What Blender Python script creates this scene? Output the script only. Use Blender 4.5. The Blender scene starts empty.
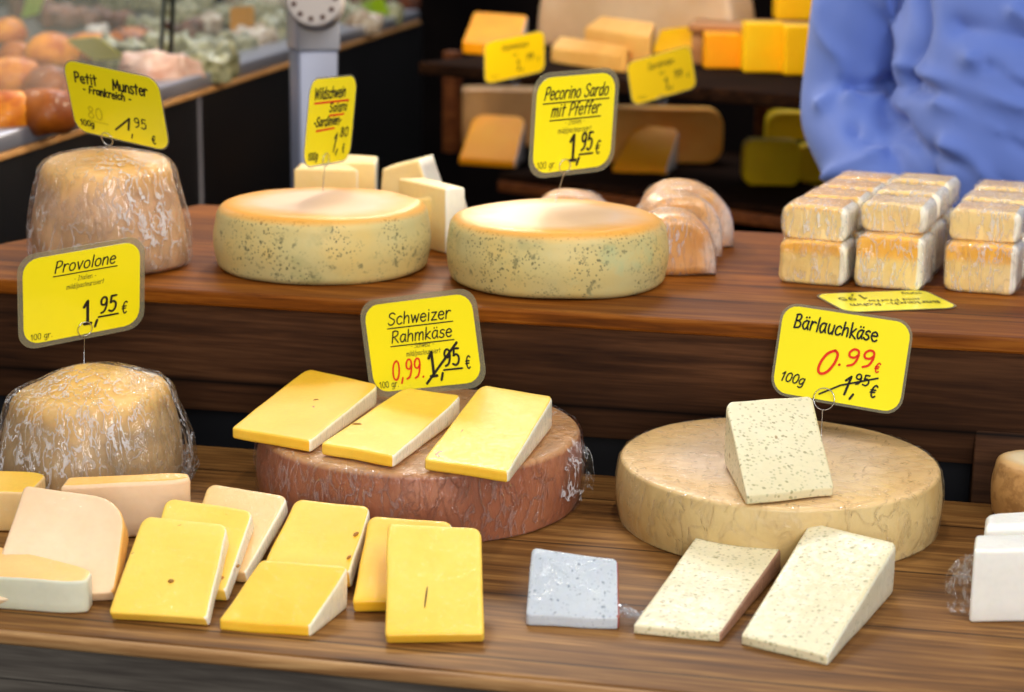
import bpy, bmesh, math, random
from mathutils import Vector, Matrix, noise, Euler
random.seed(7)
C = bpy.context.scene
# ---------------- camera ----------------
FPX = 2000.0
HCAM = 0.59
GROUND = -0.85
cam_d = bpy.data.cameras.new('camera'); cam = bpy.data.objects.new('camera', cam_d)
C.collection.objects.link(cam); C.camera = cam
cam_d.sensor_width = 36.0; cam_d.lens = 36.0 * FPX / 1024.0
cam_d.clip_start = 0.05; cam_d.clip_end = 60
YAW, PITCH, ROLL = math.radians(11.5), math.radians(13.6), math.radians(0.8)
R3 = (Matrix.Rotation(YAW, 3, 'Z') @ Matrix.Rotation(math.pi/2 - PITCH, 3, 'X') @ Matrix.Rotation(ROLL, 3, 'Z'))
CAM = Vector((0, 0, HCAM))
cam.matrix_world = Matrix.Translation(CAM) @ R3.to_4x4()
cam_d.dof.use_dof = True; cam_d.dof.focus_distance = 1.83; cam_d.dof.aperture_fstop = 5.6
# ---------------- world, light, exposure ----------------
w = bpy.data.worlds.new('world'); C.world = w; w.use_nodes = True
nt = w.node_tree; nt.nodes.clear()
out = nt.nodes.new('ShaderNodeOutputWorld'); bg = nt.nodes.new('ShaderNodeBackground')
tc = nt.nodes.new('ShaderNodeTexCoord'); sp = nt.nodes.new('ShaderNodeSeparateXYZ'); cr = nt.nodes.new('ShaderNodeValToRGB')
nt.links.new(tc.outputs['Generated'], sp.inputs[0]); nt.links.new(sp.outputs['Z'], cr.inputs[0])
cr.color_ramp.elements[0].position = 0.0; cr.color_ramp.elements[0].color = (0.13, 0.12, 0.12, 1)
cr.color_ramp.elements[1].position = 0.75; cr.color_ramp.elements[1].color = (0.92, 0.96, 1.0, 1)
e = cr.color_ramp.elements.new(0.12); e.color = (0.42, 0.42, 0.44, 1)
nt.links.new(cr.outputs[0], bg.inputs[0]); bg.inputs[1].default_value = 0.52
nt.links.new(bg.outputs[0], out.inputs[0])
def area(name, loc, target, size, energy, col):
    l = bpy.data.lights.new(name, 'AREA'); l.shape = 'RECTANGLE'; l.size = size[0]; l.size_y = size[1]
    l.energy = energy; l.color = col
    o = bpy.data.objects.new(name, l); C.collection.objects.link(o)
    o.location = loc; o.rotation_euler = (Vector(target) - Vector(loc)).to_track_quat('-Z', 'Y').to_euler()
    return o
area('daylight_from_street', (1.6, 0.2, 2.2), (0, 2.0, 0.1), (1.3, 0.9), 34, (1.0, 0.98, 0.95))
area('front_fill', (.7, -1.6, 1.1), (-.5, 3.4, 0.0), (1.8, 1.0), 58, (1.0, .98, .95))  # soft light added behind the camera to brighten the lower back shelf
area('daylight_behind_stall', (-1.2, 5.0, 2.6), (0.1, 2.0, 0.1), (1.6, 0.8), 46, (0.95, 0.97, 1.0))
def point_fill(name, loc, energy, col, r=.045):
    l = bpy.data.lights.new(name, 'POINT'); l.energy = energy; l.color = col; l.shadow_soft_size = r
    o = bpy.data.objects.new(name, l); C.collection.objects.link(o); o.location = loc
point_fill('glint_fill_front', (-1.0, 1.2, 1.15), 9, (1.0, .93, .82))  # unseen small light, added for glints on the film
point_fill('glint_fill_middle', (-.15, 1.75, 1.15), 12, (1.0, .93, .82))  # another added light out of view, for glints and contrast
point_fill('rack_fill', (-.75, 2.65, .85), 10, (1.0, .84, .60))  # added warm light, no fixture, lifts the back shelves
point_fill('counter_fill', (-1.75, 2.9, .95), 9, (1.0, .88, .70))  # extra unseen light added over the counter goods
point_fill('rack_front_fill', (-.62, 2.85, .56), 7.5, (1.0, .84, .60))  # added light just above the view, reaches under the upper shelf
C.view_settings.view_transform = 'Standard'; C.view_settings.look = 'None'
C.view_settings.gamma = 1.0; C.view_settings.use_curve_mapping = False
C.view_settings.exposure = 0.08

# ---------------- projection helpers (metres on real planes) ----------------
def ray(px, py):
    return (R3 @ Vector(((px-512)/FPX, -(py-346)/FPX, -1.0)))
def P(px, py, z=0.0):
    d = ray(px, py); t = (z - HCAM)/d.z
    return CAM + d*t
def D(px, py, depth):
    return CAM + ray(px, py)*depth
def depth_of(p):
    return -(R3.transposed() @ (Vector(p) - CAM)).z
def proj(p):
    q = R3.transposed() @ (Vector(p) - CAM)
    return (512 + FPX*q.x/-q.z, 346 - FPX*q.y/-q.z)

# ---------------- mesh helpers ----------------
def tag(o, label, cat, group=None, kind=None):
    if label: o['label'] = label
    if cat: o['category'] = cat
    if group: o['group'] = group
    if kind: o['kind'] = kind
    return o
def mk(name, geo, mats, parent=None, origin=None, smooth=True, flat_angle=None):
    V, F = geo[0], geo[1]; MI = geo[2] if len(geo) > 2 else None
    V = [Vector(v) for v in V]
    if parent is not None: org = parent.matrix_world.translation if False else Vector(parent['_o'])
    elif origin is not None: org = Vector(origin)
    else:
        n = len(V); org = Vector((sum(v.x for v in V)/n, sum(v.y for v in V)/n, min(v.z for v in V)))
    me = bpy.data.meshes.new(name)
    me.from_pydata([v-org for v in V], [], F)
    if not isinstance(mats, (list, tuple)): mats = [mats]
    for m in mats: me.materials.append(m)
    if MI: me.polygons.foreach_set('material_index', MI)
    me.polygons.foreach_set('use_smooth', [smooth]*len(F))
    me.validate(); me.update()
    bm = bmesh.new(); bm.from_mesh(me); bmesh.ops.recalc_face_normals(bm, faces=bm.faces); bm.to_mesh(me); bm.free()
    if smooth and flat_angle:
        try: me.set_sharp_from_angle(angle=math.radians(flat_angle))
        except Exception: pass
    o = bpy.data.objects.new(name, me); C.collection.objects.link(o)
    o['_o'] = tuple(org)
    if parent is not None: o.parent = parent
    else: o.location = org
    return o
def thing(name, loc, label, cat, group=None):
    o = bpy.data.objects.new(name, None); C.collection.objects.link(o); o.location = loc; o['_o'] = tuple(loc)
    o.empty_display_size = 0.02
    return tag(o, label, cat, group)
def merge(*gs):
    V, F, M = [], [], []
    for g in gs:
        b = len(V); V += list(g[0]); F += [tuple(i+b for i in f) for f in g[1]]
        M += list(g[2]) if len(g) > 2 else [0]*len(g[1])
    return V, F, M
def setmi(g, i): return (g[0], g[1], [i]*len(g[1]))
def xf(g, M): return ([M @ Vector(v) for v in g[0]],) + tuple(g[1:])
def box(x0, x1, y0, y1, z0, z1, bev=0.0):
    if bev <= 0:
        V = [(x, y, z) for z in (z0, z1) for y in (y0, y1) for x in (x0, x1)]
        F = [(0,2,3,1), (4,5,7,6), (0,1,5,4), (2,6,7,3), (0,4,6,2), (1,3,7,5)]
        return V, F
    bm = bmesh.new(); bmesh.ops.create_cube(bm, size=1)
    for v in bm.verts: v.co = ((x0+x1)/2+v.co.x*(x1-x0), (y0+y1)/2+v.co.y*(y1-y0), (z0+z1)/2+v.co.z*(z1-z0))
    bmesh.ops.bevel(bm, geom=list(bm.edges), offset=bev, segments=2, affect='EDGES', profile=0.5)
    bm.verts.index_update()
    r = ([v.co.copy() for v in bm.verts], [tuple(v.index for v in f.verts) for f in bm.faces]); bm.free(); return r
def frame_box(a, b, z0, z1, t0, t1, bev=0.0):
    """box running from a to b (plan points), offset t0..t1 to the left of that direction"""
    a = Vector((a[0], a[1], 0)); b = Vector((b[0], b[1], 0)); d = (b-a); L = d.length; d.normalize()
    n = Vector((-d.y, d.x, 0))
    M = Matrix(((d.x, n.x, 0, a.x), (d.y, n.y, 0, a.y), (0, 0, 1, 0), (0, 0, 0, 1)))
    return xf(box(0, L, t0, t1, z0, z1, bev), M)
def rings(R, close=True, cap0=True, cap1=True):
    n = len(R[0]); V = [p for r in R for p in r]; F = []
    for i in range(len(R)-1):
        for j in range(n if close else n-1):
            k = (j+1) % n
            F.append((i*n+j, i*n+k, (i+1)*n+k, (i+1)*n+j))
    if cap0: F.append(tuple(range(n))[::-1])
    if cap1: F.append(tuple((len(R)-1)*n + j for j in range(n)))
    return V, F
def tube(pts, r, n=8, closed=False, taper=None):
    pts = [Vector(p) for p in pts]; m = len(pts); R = []
    up = None
    for i, p in enumerate(pts):
        if closed: t = pts[(i+1) % m] - pts[(i-1) % m]
        else: t = pts[min(i+1, m-1)] - pts[max(i-1, 0)]
        t.normalize()
        if up is None: up = t.orthogonal().normalized()
        up = (up - t*up.dot(t)).normalized(); s = t.cross(up)
        rr = r if taper is None else taper[i]
        R.append([p + up*(rr*math.cos(a)) + s*(rr*math.sin(a)) for a in [2*math.pi*k/n for k in range(n)]])
    if closed:
        R.append(R[0]); return rings(R, cap0=False, cap1=False)
    return rings(R)
def catmull(pts, k=5, closed=False):
    pts = [Vector(p) for p in pts]; n = len(pts)
    if n < 3: return pts
    o = []
    rng = range(n if closed else n-1)
    for i in rng:
        g = (lambda j: pts[j % n]) if closed else (lambda j: pts[max(0, min(n-1, j))])
        a, b, c, d = g(i-1), g(i), g(i+1), g(i+2)
        for s in range(k):
            t = s/k
            o.append(0.5*((2*b) + (c-a)*t + (2*a-5*b+4*c-d)*t*t + (3*b-3*c+d-a)*t**3))
    if not closed: o.append(pts[-1])
    return o
def nz(p, s, seed=0.0):
    return noise.noise(Vector((p[0]*s+seed*13.1, p[1]*s-seed*7.3, p[2]*s+seed*3.7)))
def wobble(V, amp, s, seed=0.0, zmin=None):
    o = []
    for v in V:
        v = Vector(v); d = noise.noise_vector(v*s + Vector((seed*9.1, seed*4.3, seed)))*amp
        q = v + d
        if zmin is not None: q.z = max(q.z, zmin)
        o.append(q)
    return o
def lathe(c, prof, n=96, amp=0.0, s=20, seed=0.0, sx=1.0, sy=1.0, ang=0.0, zmin=None, ridge=None):
    """solid of revolution; prof from bottom axis to top axis"""
    R = []
    for (r, z) in prof:
        ring = []
        for k in range(n):
            a = 2*math.pi*k/n
            rr = r
            x, y = rr*math.cos(a)*sx, rr*math.sin(a)*sy
            p = Vector((x*math.cos(ang)-y*math.sin(ang), x*math.sin(ang)+y*math.cos(ang), z))
            if ridge: p = ridge(p, a, r, z)
            ring.append(p + Vector(c))
        R.append(ring)
    V, F = rings(R)
    if amp: V = wobble(V, amp, s, seed, zmin)
    return V, F
def wheel_prof(r, h, er=0.012, bulge=0.004, bot=0.5):
    P_ = [(0.001, 0.0), (r*0.5, 0.0)]
    eb = er*bot
    for i in range(6):
        a = -math.pi/2 + i/5*math.pi/2; P_.append((r-eb+eb*math.cos(a)-0.0, eb+eb*math.sin(a)))
    for i in range(1, 8):
        t = i/8; z = eb + (h-er-eb)*t; P_.append((r + bulge*math.sin(math.pi*t), z))
    for i in range(7):
        a = i/6*math.pi/2; P_.append((r-er+er*math.cos(a), h-er+er*math.sin(a)))
    for q in (0.9, 0.8, 0.65, 0.5, 0.3, 0.15, 0.001): P_.append(((r-er)*q, h))
    return P_

def outline(rc, n=6):
    """unit-square outline, corners (0,1)BL? order: back-left(0,0) back-right(1,0) front-right(1,1) front-left(0,1)"""
    pts, side = [], []
    cs = [(0,0), (1,0), (1,1), (0,1)]
    for i, (cx, cy) in enumerate(cs):
        r = rc[i]; ox = cx + (r if cx == 0 else -r); oy = cy + (r if cy == 0 else -r)
        a0 = {0: math.pi, 1: 1.5*math.pi, 2: 0, 3: 0.5*math.pi}[i]
        for k in range(n):
            a = a0 + k/(n-1)*math.pi/2
            pts.append((ox + r*math.cos(a), oy + r*math.sin(a))); side.append(i)
        # intermediate points along next edge
        nx, ny = cs[(i+1) % 4]; r2 = rc[(i+1) % 4]
        x0, y0 = pts[-1]; ex = nx; ey = ny
        if i == 0: x1, y1 = 1-r2, 0
        elif i == 1: x1, y1 = 1, 1-r2
        elif i == 2: x1, y1 = r2, 1
        else: x1, y1 = 0, r2
        for k in range(1, 7):
            t = k/7; pts.append((x0+(x1-x0)*t, y0+(y1-y0)*t)); side.append(10+i)
    return pts, side
def slab_geo(T, B, rc=(.06,.06,.03,.03), er=0.0025, amp=0.0007, s=30, seed=0.0, zmin=None, pale_sides=(11,), sag=0.0):
    """hexahedral cheese slab; T,B: four top and four bottom corners (back-left, back-right, front-right, front-left)"""
    T = [Vector(t) for t in T]; B = [Vector(b) for b in B]
    def bl(Q, u, v): return (Q[0]*(1-u)+Q[1]*u)*(1-v) + (Q[3]*(1-u)+Q[2]*u)*v
    o, sd = outline(rc)
    W = ((T[1]-T[0]).length + (T[2]-T[3]).length)/2; L = ((T[3]-T[0]).length + (T[2]-T[1]).length)/2
    def ring(inset, lev, drop=0.0):
        r = []
        su = 1-2*inset/W; sv = 1-2*inset/L
        for (u, v) in o:
            uu = .5+(u-.5)*su; vv = .5+(v-.5)*sv
            t, b = bl(T, uu, vv), bl(B, uu, vv)
            p = b + (t-b)*lev; r.append(p)
        return r
    def sring(f, lev):
        r = []
        for (u, v) in o:
            i0 = er
            su = (1-2*i0/W)*f; sv = (1-2*i0/L)*f
            uu = .5+(u-.5)*su; vv = .5+(v-.5)*sv
            t, b = bl(T, uu, vv), bl(B, uu, vv)
            p = b + (t-b)*lev
            if lev == 1: p.z -= sag*(1-f*f)
            r.append(p)
        return r
    hm = max(0.004, sum((T[i]-B[i]).length for i in range(4))/4); el = min(0.3, er/hm)
    R = [sring(.01, 0), sring(.5, 0), sring(1, 0)]
    R += [ring(er*.3, el*.3), ring(0, el)]
    for k in (.25, .5, .75): R.append(ring(0, el+(1-2*el)*k))
    R += [ring(0, 1-el), ring(er*.12, 1-el*.5), ring(er*.5, 1-el*.12)]
    for f in (1, .93, .85, .75, .6, .45, .3, .15, .01): R.append(sring(f, 1))
    V, F = rings(R)
    n = len(o)
    MI = []
    for i in range(len(R)-1):
        for j in range(n):
            um = (o[j][0]+o[(j+1) % n][0])/2; vm = (o[j][1]+o[(j+1) % n][1])/2
            on = sd[j] in pale_sides or (11 in pale_sides and um > .975) or (12 in pale_sides and vm > .975)
            MI.append(1 if (3 <= i <= 9 and on) else 0)
    MI += [0, 0]
    V = wobble(V, amp, s, seed, zmin)
    return V, F, MI
SEED = [0]
def cheese(name, top, hb, hf, z0, mats, label, cat='cheese', t=None, group=None, lift=0.0, **kw):
    """slice resting on level z0; top: four picture-measured corners, back edge hb high and front edge hf high"""
    SEED[0] += 1
    hs = [hb[0], hb[1]] if isinstance(hb, (tuple, list)) else [hb, hb]
    hs += [hf[0], hf[1]] if isinstance(hf, (tuple, list)) else [hf, hf]
    T = [P(p[0], p[1], z0+h) for p, h in zip(top, hs)]
    if t is None: B = [Vector((v.x, v.y, z0+lift)) for v in T]
    else:
        n = (T[1]-T[0]).cross(T[3]-T[0]).normalized()
        if n.z > 0: n = -n
        B = [v + n*t for v in T]
        for b in B: b.z = max(b.z, z0+lift)
    g = slab_geo(T, B, seed=SEED[0]*1.7, zmin=z0, **kw)
    o = mk(name, g, mats, flat_angle=None)
    return tag(o, label, cat, group), T, B
def prism(out2, z0, z1, er=0.003, levels=4, M=None, amp=0.0006, s=30, seed=0.0, fill=(.93,.8,.6,.4,.2,.01), zmin=None):
    """rounded-edge extrusion of a plan outline (list of (x,y)), z0..z1, about its centroid"""
    cx = sum(p[0] for p in out2)/len(out2); cy = sum(p[1] for p in out2)/len(out2)
    rad = sum(math.hypot(p[0]-cx, p[1]-cy) for p in out2)/len(out2)
    def ring(ins, z, f=1.0):
        k = (1-ins/rad)*f
        return [Vector((cx+(x-cx)*k, cy+(y-cy)*k, z)) for x, y in out2]
    R = [ring(er, z0, f) for f in reversed(fill)] + [ring(er, z0), ring(er*.3, z0+er*.3), ring(0, z0+er)]
    for k in range(1, levels): R.append(ring(0, z0+er+(z1-z0-2*er)*k/levels))
    R += [ring(0, z1-er), ring(er*.3, z1-er*.3), ring(er, z1)] + [ring(er, z1, f) for f in fill]
    V, F = rings(R)
    if amp: V = wobble(V, amp, s, seed)
    if M is not None: V = [M @ v for v in V]
    if zmin is not None: V = [Vector((v.x, v.y, max(v.z, zmin))) for v in V]
    return V, F
def rrect(w, h, r, n=6, mid=4):
    pts = []
    for (sx, sy, a0) in ((1,1,0), (-1,1,90), (-1,-1,180), (1,-1,270)):
        for k in range(n):
            a = math.radians(a0+90*k/(n-1)); pts.append((sx*(w/2-r)+r*math.cos(a), sy*(h/2-r)+r*math.sin(a)))
    o = []
    for i, p in enumerate(pts):
        o.append(p); q = pts[(i+1) % len(pts)]
        if math.hypot(p[0]-q[0], p[1]-q[1]) > r*0.9:
            for k in range(1, mid+1): o.append((p[0]+(q[0]-p[0])*k/(mid+1), p[1]+(q[1]-p[1])*k/(mid+1)))
    return o

# ---------------- materials ----------------
class Mat:
    def __init__(s, name, base=(.8,.8,.8), rough=.5, **kw):
        s.m = bpy.data.materials.new(name); s.m.use_nodes = True; s.t = s.m.node_tree
        s.b = s.t.nodes['Principled BSDF']; s.b.inputs['Base Color'].default_value = (*base, 1)
        s.b.inputs['Roughness'].default_value = rough
        for k, v in kw.items(): s.b.inputs[k.replace('_', ' ')].default_value = v
        s.tc = s.t.nodes.new('ShaderNodeTexCoord')
    def n(s, ty, **kw):
        x = s.t.nodes.new(ty)
        for k, v in kw.items():
            if hasattr(x, k): setattr(x, k, v)
            else: x.inputs[k].default_value = v
        return x
    def l(s, a, b): s.t.links.new(a, b)
    def coord(s, scale=(1,1,1), rnd=True, rot=(0,0,0)):
        mp = s.n('ShaderNodeMapping'); mp.inputs['Scale'].default_value = scale; mp.inputs['Rotation'].default_value = rot
        s.l(s.tc.outputs['Object'], mp.inputs[0])
        if rnd:
            oi = s.n('ShaderNodeObjectInfo'); ml = s.n('ShaderNodeMath', operation='MULTIPLY'); ml.inputs[1].default_value = 37.0
            s.l(oi.outputs['Random'], ml.inputs[0]); s.l(ml.outputs[0], mp.inputs['Location'])
        return mp.outputs[0]
    def noise(s, co, scale, detail=4, rough=.55, dist=0.0):
        x = s.n('ShaderNodeTexNoise'); x.inputs['Scale'].default_value = scale; x.inputs['Detail'].default_value = detail
        x.inputs['Roughness'].default_value = rough; x.inputs['Distortion'].default_value = dist
        s.l(co, x.inputs['Vector']); return x.outputs['Fac']
    def ramp(s, fac, stops, interp='LINEAR'):
        r = s.n('ShaderNodeValToRGB'); r.color_ramp.interpolation = interp
        E = r.color_ramp.elements
        for i, (p, c) in enumerate(stops):
            if not isinstance(c, (tuple, list)): c = (c, c, c)
            el = E[i] if i < 2 else E.new(p)
            el.position = p; el.color = (*c, 1)
        s.l(fac, r.inputs[0]); return r.outputs[0]
    def mix(s, fac, a, b, blend='MIX'):
        x = s.n('ShaderNodeMix', data_type='RGBA', blend_type=blend)
        for v, i in ((fac, 0), (a, 6), (b, 7)):
            if isinstance(v, (int, float)): x.inputs[i].default_value = v
            elif isinstance(v, tuple): x.inputs[i].default_value = (*v, 1)
            else: s.l(v, x.inputs[i])
        return x.outputs[2]
    def math(s, op, a, b=0.0, clamp=False):
        x = s.n('ShaderNodeMath', operation=op); x.use_clamp = clamp
        for v, i in ((a, 0), (b, 1)):
            if isinstance(v, (int, float)): x.inputs[i].default_value = v
            else: s.l(v, x.inputs[i])
        return x.outputs[0]
    def col(s, c): s.l(c, s.b.inputs['Base Color'])
    def bump(s, h, strength=.3, dist=.002, coat=False):
        x = s.n('ShaderNodeBump'); x.inputs['Strength'].default_value = strength; x.inputs['Distance'].default_value = dist
        s.l(h, x.inputs['Height']); s.l(x.outputs[0], s.b.inputs['Normal'])
        if coat: s.l(x.outputs[0], s.b.inputs['Coat Normal'])
        return x
    def coatbump(s, h, strength=.5, dist=.002):
        x = s.n('ShaderNodeBump'); x.inputs['Strength'].default_value = strength; x.inputs['Distance'].default_value = dist
        s.l(h, x.inputs['Height']); s.l(x.outputs[0], s.b.inputs['Coat Normal'])
def c8(r, g, b):
    f = lambda x: ((x/255+.055)/1.055)**2.4 if x > 10 else x/255/12.92
    return (f(r), f(g), f(b))
def plain(name, c, rough=.5, **kw): return Mat(name, c, rough, **kw).m
def wood(name, dark, mid, light, seam=None, rough=.5, scale=1.0, axis='x', gloss=.16):
    m = Mat(name, mid, rough); m.b.inputs['Specular IOR Level'].default_value = gloss
    sc = {'x': (1.2, 22, 22), 'y': (22, 1.2, 22), 'z': (22, 22, 1.2)}[axis]
    co = m.coord(tuple(v*scale for v in sc), rnd=True)
    a = m.noise(co, 2.2, 6, .6, 1.2); b = m.noise(co, 9, 3, .6, .3)
    big = m.noise(m.coord((2.0, 6, 6), True), 1.3, 3)
    f = m.math('ADD', m.math('MULTIPLY', a, .6), m.math('MULTIPLY', b, .4))
    c = m.ramp(f, [(.33, dark), (.62, light), (.48, mid)])
    c = m.mix(m.ramp(big, [(.35, 0.0), (.7, .55)]), c, dark, 'MIX')
    kn = m.n('ShaderNodeTexVoronoi'); kn.inputs['Scale'].default_value = 1.0
    m.l(m.coord((3.0, 9, 9), True), kn.inputs['Vector'])
    c = m.mix(m.ramp(kn.outputs['Distance'], [(.05, .8), (.13, 0.0)]), c, tuple(x*.35 for x in dark))
    if seam:
        sx = m.n('ShaderNodeSeparateXYZ'); m.l(m.tc.outputs['Object'], sx.inputs[0])
        v = sx.outputs[{'y': 1, 'z': 2, 'x': 0}[seam[0]]]
        fr = m.math('FRACT', m.math('DIVIDE', m.math('ADD', v, 10.0+seam[2]), seam[1]))
        d = m.math('ABSOLUTE', m.math('SUBTRACT', fr, .5))
        k = m.ramp(d, [(0.0, 1.0), (.018, 0.0)])
        c = m.mix(k, c, tuple(x*.15 for x in dark))
    m.col(c)
    m.bump(f, .25, .0012)
    return m.m
W_TOP = wood('weathered_wood_front', c8(66,40,18), c8(124,83,40), c8(166,120,64), ('y', .135, .02), .5)
W_RIM = wood('worn_wood_edge', c8(110,72,40), c8(152,112,70), c8(190,150,100), None, .55)
W_GREY = wood('grey_weathered_wood', c8(44,39,35), c8(74,68,62), c8(96,90,82), ('z', .06, .01), .75)
W_MID = wood('warm_brown_wood', c8(70,34,6), c8(124,66,12), c8(160,96,30), ('y', .15, .03), .55, gloss=.10)
W_FACE = wood('dark_brown_wood', c8(38,22,13), c8(72,44,26), c8(96,62,38), ('z', .30, .0), .75)
W_SHELF = wood('dark_shelf_wood', c8(14,7,4), c8(32,18,11), c8(48,28,15), None, .9, gloss=.03)
W_SHELFRIM = wood('shelf_front_edge_wood', c8(62,30,12), c8(98,52,22), c8(124,72,34), None, .6)

def film_mask(m, s=1.0, axis=(1, 1, .35)):
    co = m.coord((60*s*axis[0], 60*s*axis[1], 60*s*axis[2]), True)
    a = m.noise(co, 1.7, 3, .5, .5)
    r = m.math('SUBTRACT', 1.0, m.math('MULTIPLY', m.math('ABSOLUTE', m.math('SUBTRACT', a, .5)), 20.0), True)
    b = m.noise(m.coord((170*s*axis[0], 170*s*axis[1], 120*s*axis[2]), True), 1.0, 2, .5, 1.0)
    return m.math('ADD', r, m.math('MULTIPLY', b, .5))
def cheese_mat(name, base, var, rough=.5, coat=.6, coat_rough=.16, wr=.35, pits=None, fleck=None, sss=.25, axis=(1,1,.35), rind=None, vscale=9, spec=.5):
    m = Mat(name, base, rough); m.b.inputs['Specular IOR Level'].default_value = spec
    m.b.inputs['Subsurface Weight'].default_value = sss
    m.b.inputs['Subsurface Radius'].default_value = (.012, .008, .004); m.b.inputs['Subsurface Scale'].default_value = .5
    m.b.inputs['Coat Weight'].default_value = coat; m.b.inputs['Coat Roughness'].default_value = coat_rough
    co = m.coord((1,1,1), True)
    f = m.noise(co, vscale, 4)
    c = m.ramp(f, [(.35, base), (.68, var)])
    fine = m.noise(co, 160, 3)
    c = m.mix(m.ramp(fine, [(.45, 0.0), (.75, .12)]), c, tuple(x*.72 for x in base))
    if pits:
        vo = m.n('ShaderNodeTexVoronoi'); vo.inputs['Scale'].default_value = pits[0]; vo.inputs['Randomness'].default_value = 1
        st = m.coord((1, .8, 1), True)
        m.l(m.mix(.04, st, m.n('ShaderNodeTexNoise').outputs['Color']), vo.inputs['Vector'])
        sel = m.n('ShaderNodeSeparateColor'); m.l(vo.outputs['Color'], sel.inputs[0])
        k = m.math('MULTIPLY', m.ramp(vo.outputs['Distance'], [(pits[1], 1.0), (pits[1]*1.5, 0.0)]), m.ramp(sel.outputs[0], [(.6, 0.0), (.62, 1.0)]))
        c = m.mix(k, c, pits[2])
    if fleck:
        for (sc, th, cl, cut) in fleck:
            vo = m.n('ShaderNodeTexVoronoi'); vo.inputs['Scale'].default_value = sc
            wn = m.n('ShaderNodeTexNoise'); wn.inputs['Scale'].default_value = sc*1.3; m.l(co, wn.inputs['Vector'])
            va = m.n('ShaderNodeVectorMath', operation='MULTIPLY_ADD'); va.inputs[1].default_value = (.55/sc,)*3
            m.l(wn.outputs['Color'], va.inputs[0]); m.l(co, va.inputs[2])
            m.l(va.outputs[0], vo.inputs['Vector'])
            sel = m.n('ShaderNodeSeparateColor'); m.l(vo.outputs['Color'], sel.inputs[0])
            k = m.math('MULTIPLY', m.ramp(vo.outputs['Distance'], [(th, 1.0), (th*1.6, 0.0)]), m.ramp(sel.outputs[1], [(cut, 0.0), (cut+.03, .85)]))
            c = m.mix(k, c, cl)
    if rind: c = rind(m, c)
    m.col(c)
    m.bump(m.noise(m.coord((1,1,1), True), 55, 3), .12, .0015)
    h = film_mask(m, 1.0, axis)
    m.coatbump(h, wr, .0022)
    return m.m
YEL = cheese_mat('yellow_cheese', c8(246,196,56), c8(250,210,90), coat=.35, pits=(26, .055, c8(170,105,25)))
YEL2 = cheese_mat('deep_yellow_cheese', c8(246,188,36), c8(250,204,70), coat=.35, pits=(22, .05, c8(170,105,25)))
PALE = cheese_mat('painted_sky_sheen_side', c8(236,226,196), c8(246,240,222), coat=.9, wr=.6)  # paler side colour paints in the film's reflection of the sky
TAN = cheese_mat('tan_cheese', c8(232,190,120), c8(240,204,145))
PINKCREAM = cheese_mat('pinkish_cream_cheese', c8(232,192,148), c8(242,210,172), coat=.3, wr=.25)
GREYCREAM = cheese_mat('greyish_cream_cut', c8(206,204,176), c8(222,220,198), wr=.3)
ORANGERIND = cheese_mat('orange_rind', c8(236,168,72), c8(246,194,110), coat=.4, wr=.4)
WHITEISH = cheese_mat('white_goat_cheese', c8(228,226,218), c8(240,238,230), wr=.2)
HERB = cheese_mat('herb_cheese', c8(214,202,162), c8(226,216,182), coat=.35, fleck=[(130, .16, c8(146,140,98), .55), (260, .26, c8(178,170,132), .45), (60, .11, c8(140,104,30), .86)], wr=.3)
HERBSIDE = cheese_mat('herb_cheese_side', c8(212,206,180), c8(224,218,196), fleck=[(190, .13, c8(140,135,100), .6)], wr=.5)
HERBBROWN = cheese_mat('herb_cheese_brown_side', c8(150,105,85), c8(176,135,110), wr=.7, coat=.9)  # browner colour for the right side of the smaller herb slice
BLUE = cheese_mat('blue_vein_cheese', c8(182,190,200), c8(202,208,214), fleck=[(170, .17, c8(130,140,152), .5), (330, .22, c8(165,174,184), .5)], coat=1, wr=.9)
BACKYEL = cheese_mat('block_cheese_yellow', c8(252,186,4), c8(255,200,20), coat=.0, spec=.15)
BACKORANGE = cheese_mat('block_cheese_orange', c8(246,152,4), c8(252,170,16), coat=.0, spec=.15)
BACKTAN = cheese_mat('block_cheese_tan', c8(214,158,80), c8(226,176,100), coat=.0, spec=.15)
BACKGREENY = cheese_mat('lemon_yellow_cheese', c8(226,180,4), c8(236,196,10), coat=0, spec=.15)
CREAMBLOCK = cheese_mat('cream_block_cheese', c8(240,206,134), c8(246,220,160), coat=.5, wr=.5)
CREAMWHITE = cheese_mat('white_block_side', c8(232,226,208), c8(242,238,226), coat=.7, wr=.8)
def pk_rind(m, c):
    sx = m.n('ShaderNodeSeparateXYZ'); m.l(m.tc.outputs['Object'], sx.inputs[0])
    k = m.ramp(sx.outputs[2], [(.030, 0.0), (.037, 1.0)])
    return m.mix(k, c, c8(246,184,72))
PACK = cheese_mat('film_packed_cheese', c8(240,204,128), c8(248,220,160), coat=1.0, coat_rough=.1, wr=1.0, axis=(1,1,.25), rind=pk_rind)
PACKSIDE = cheese_mat('film_packed_cheese_side', c8(238,228,206), c8(246,240,226), coat=1.0, coat_rough=.1, wr=1.0, axis=(1,1,.25))
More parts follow.
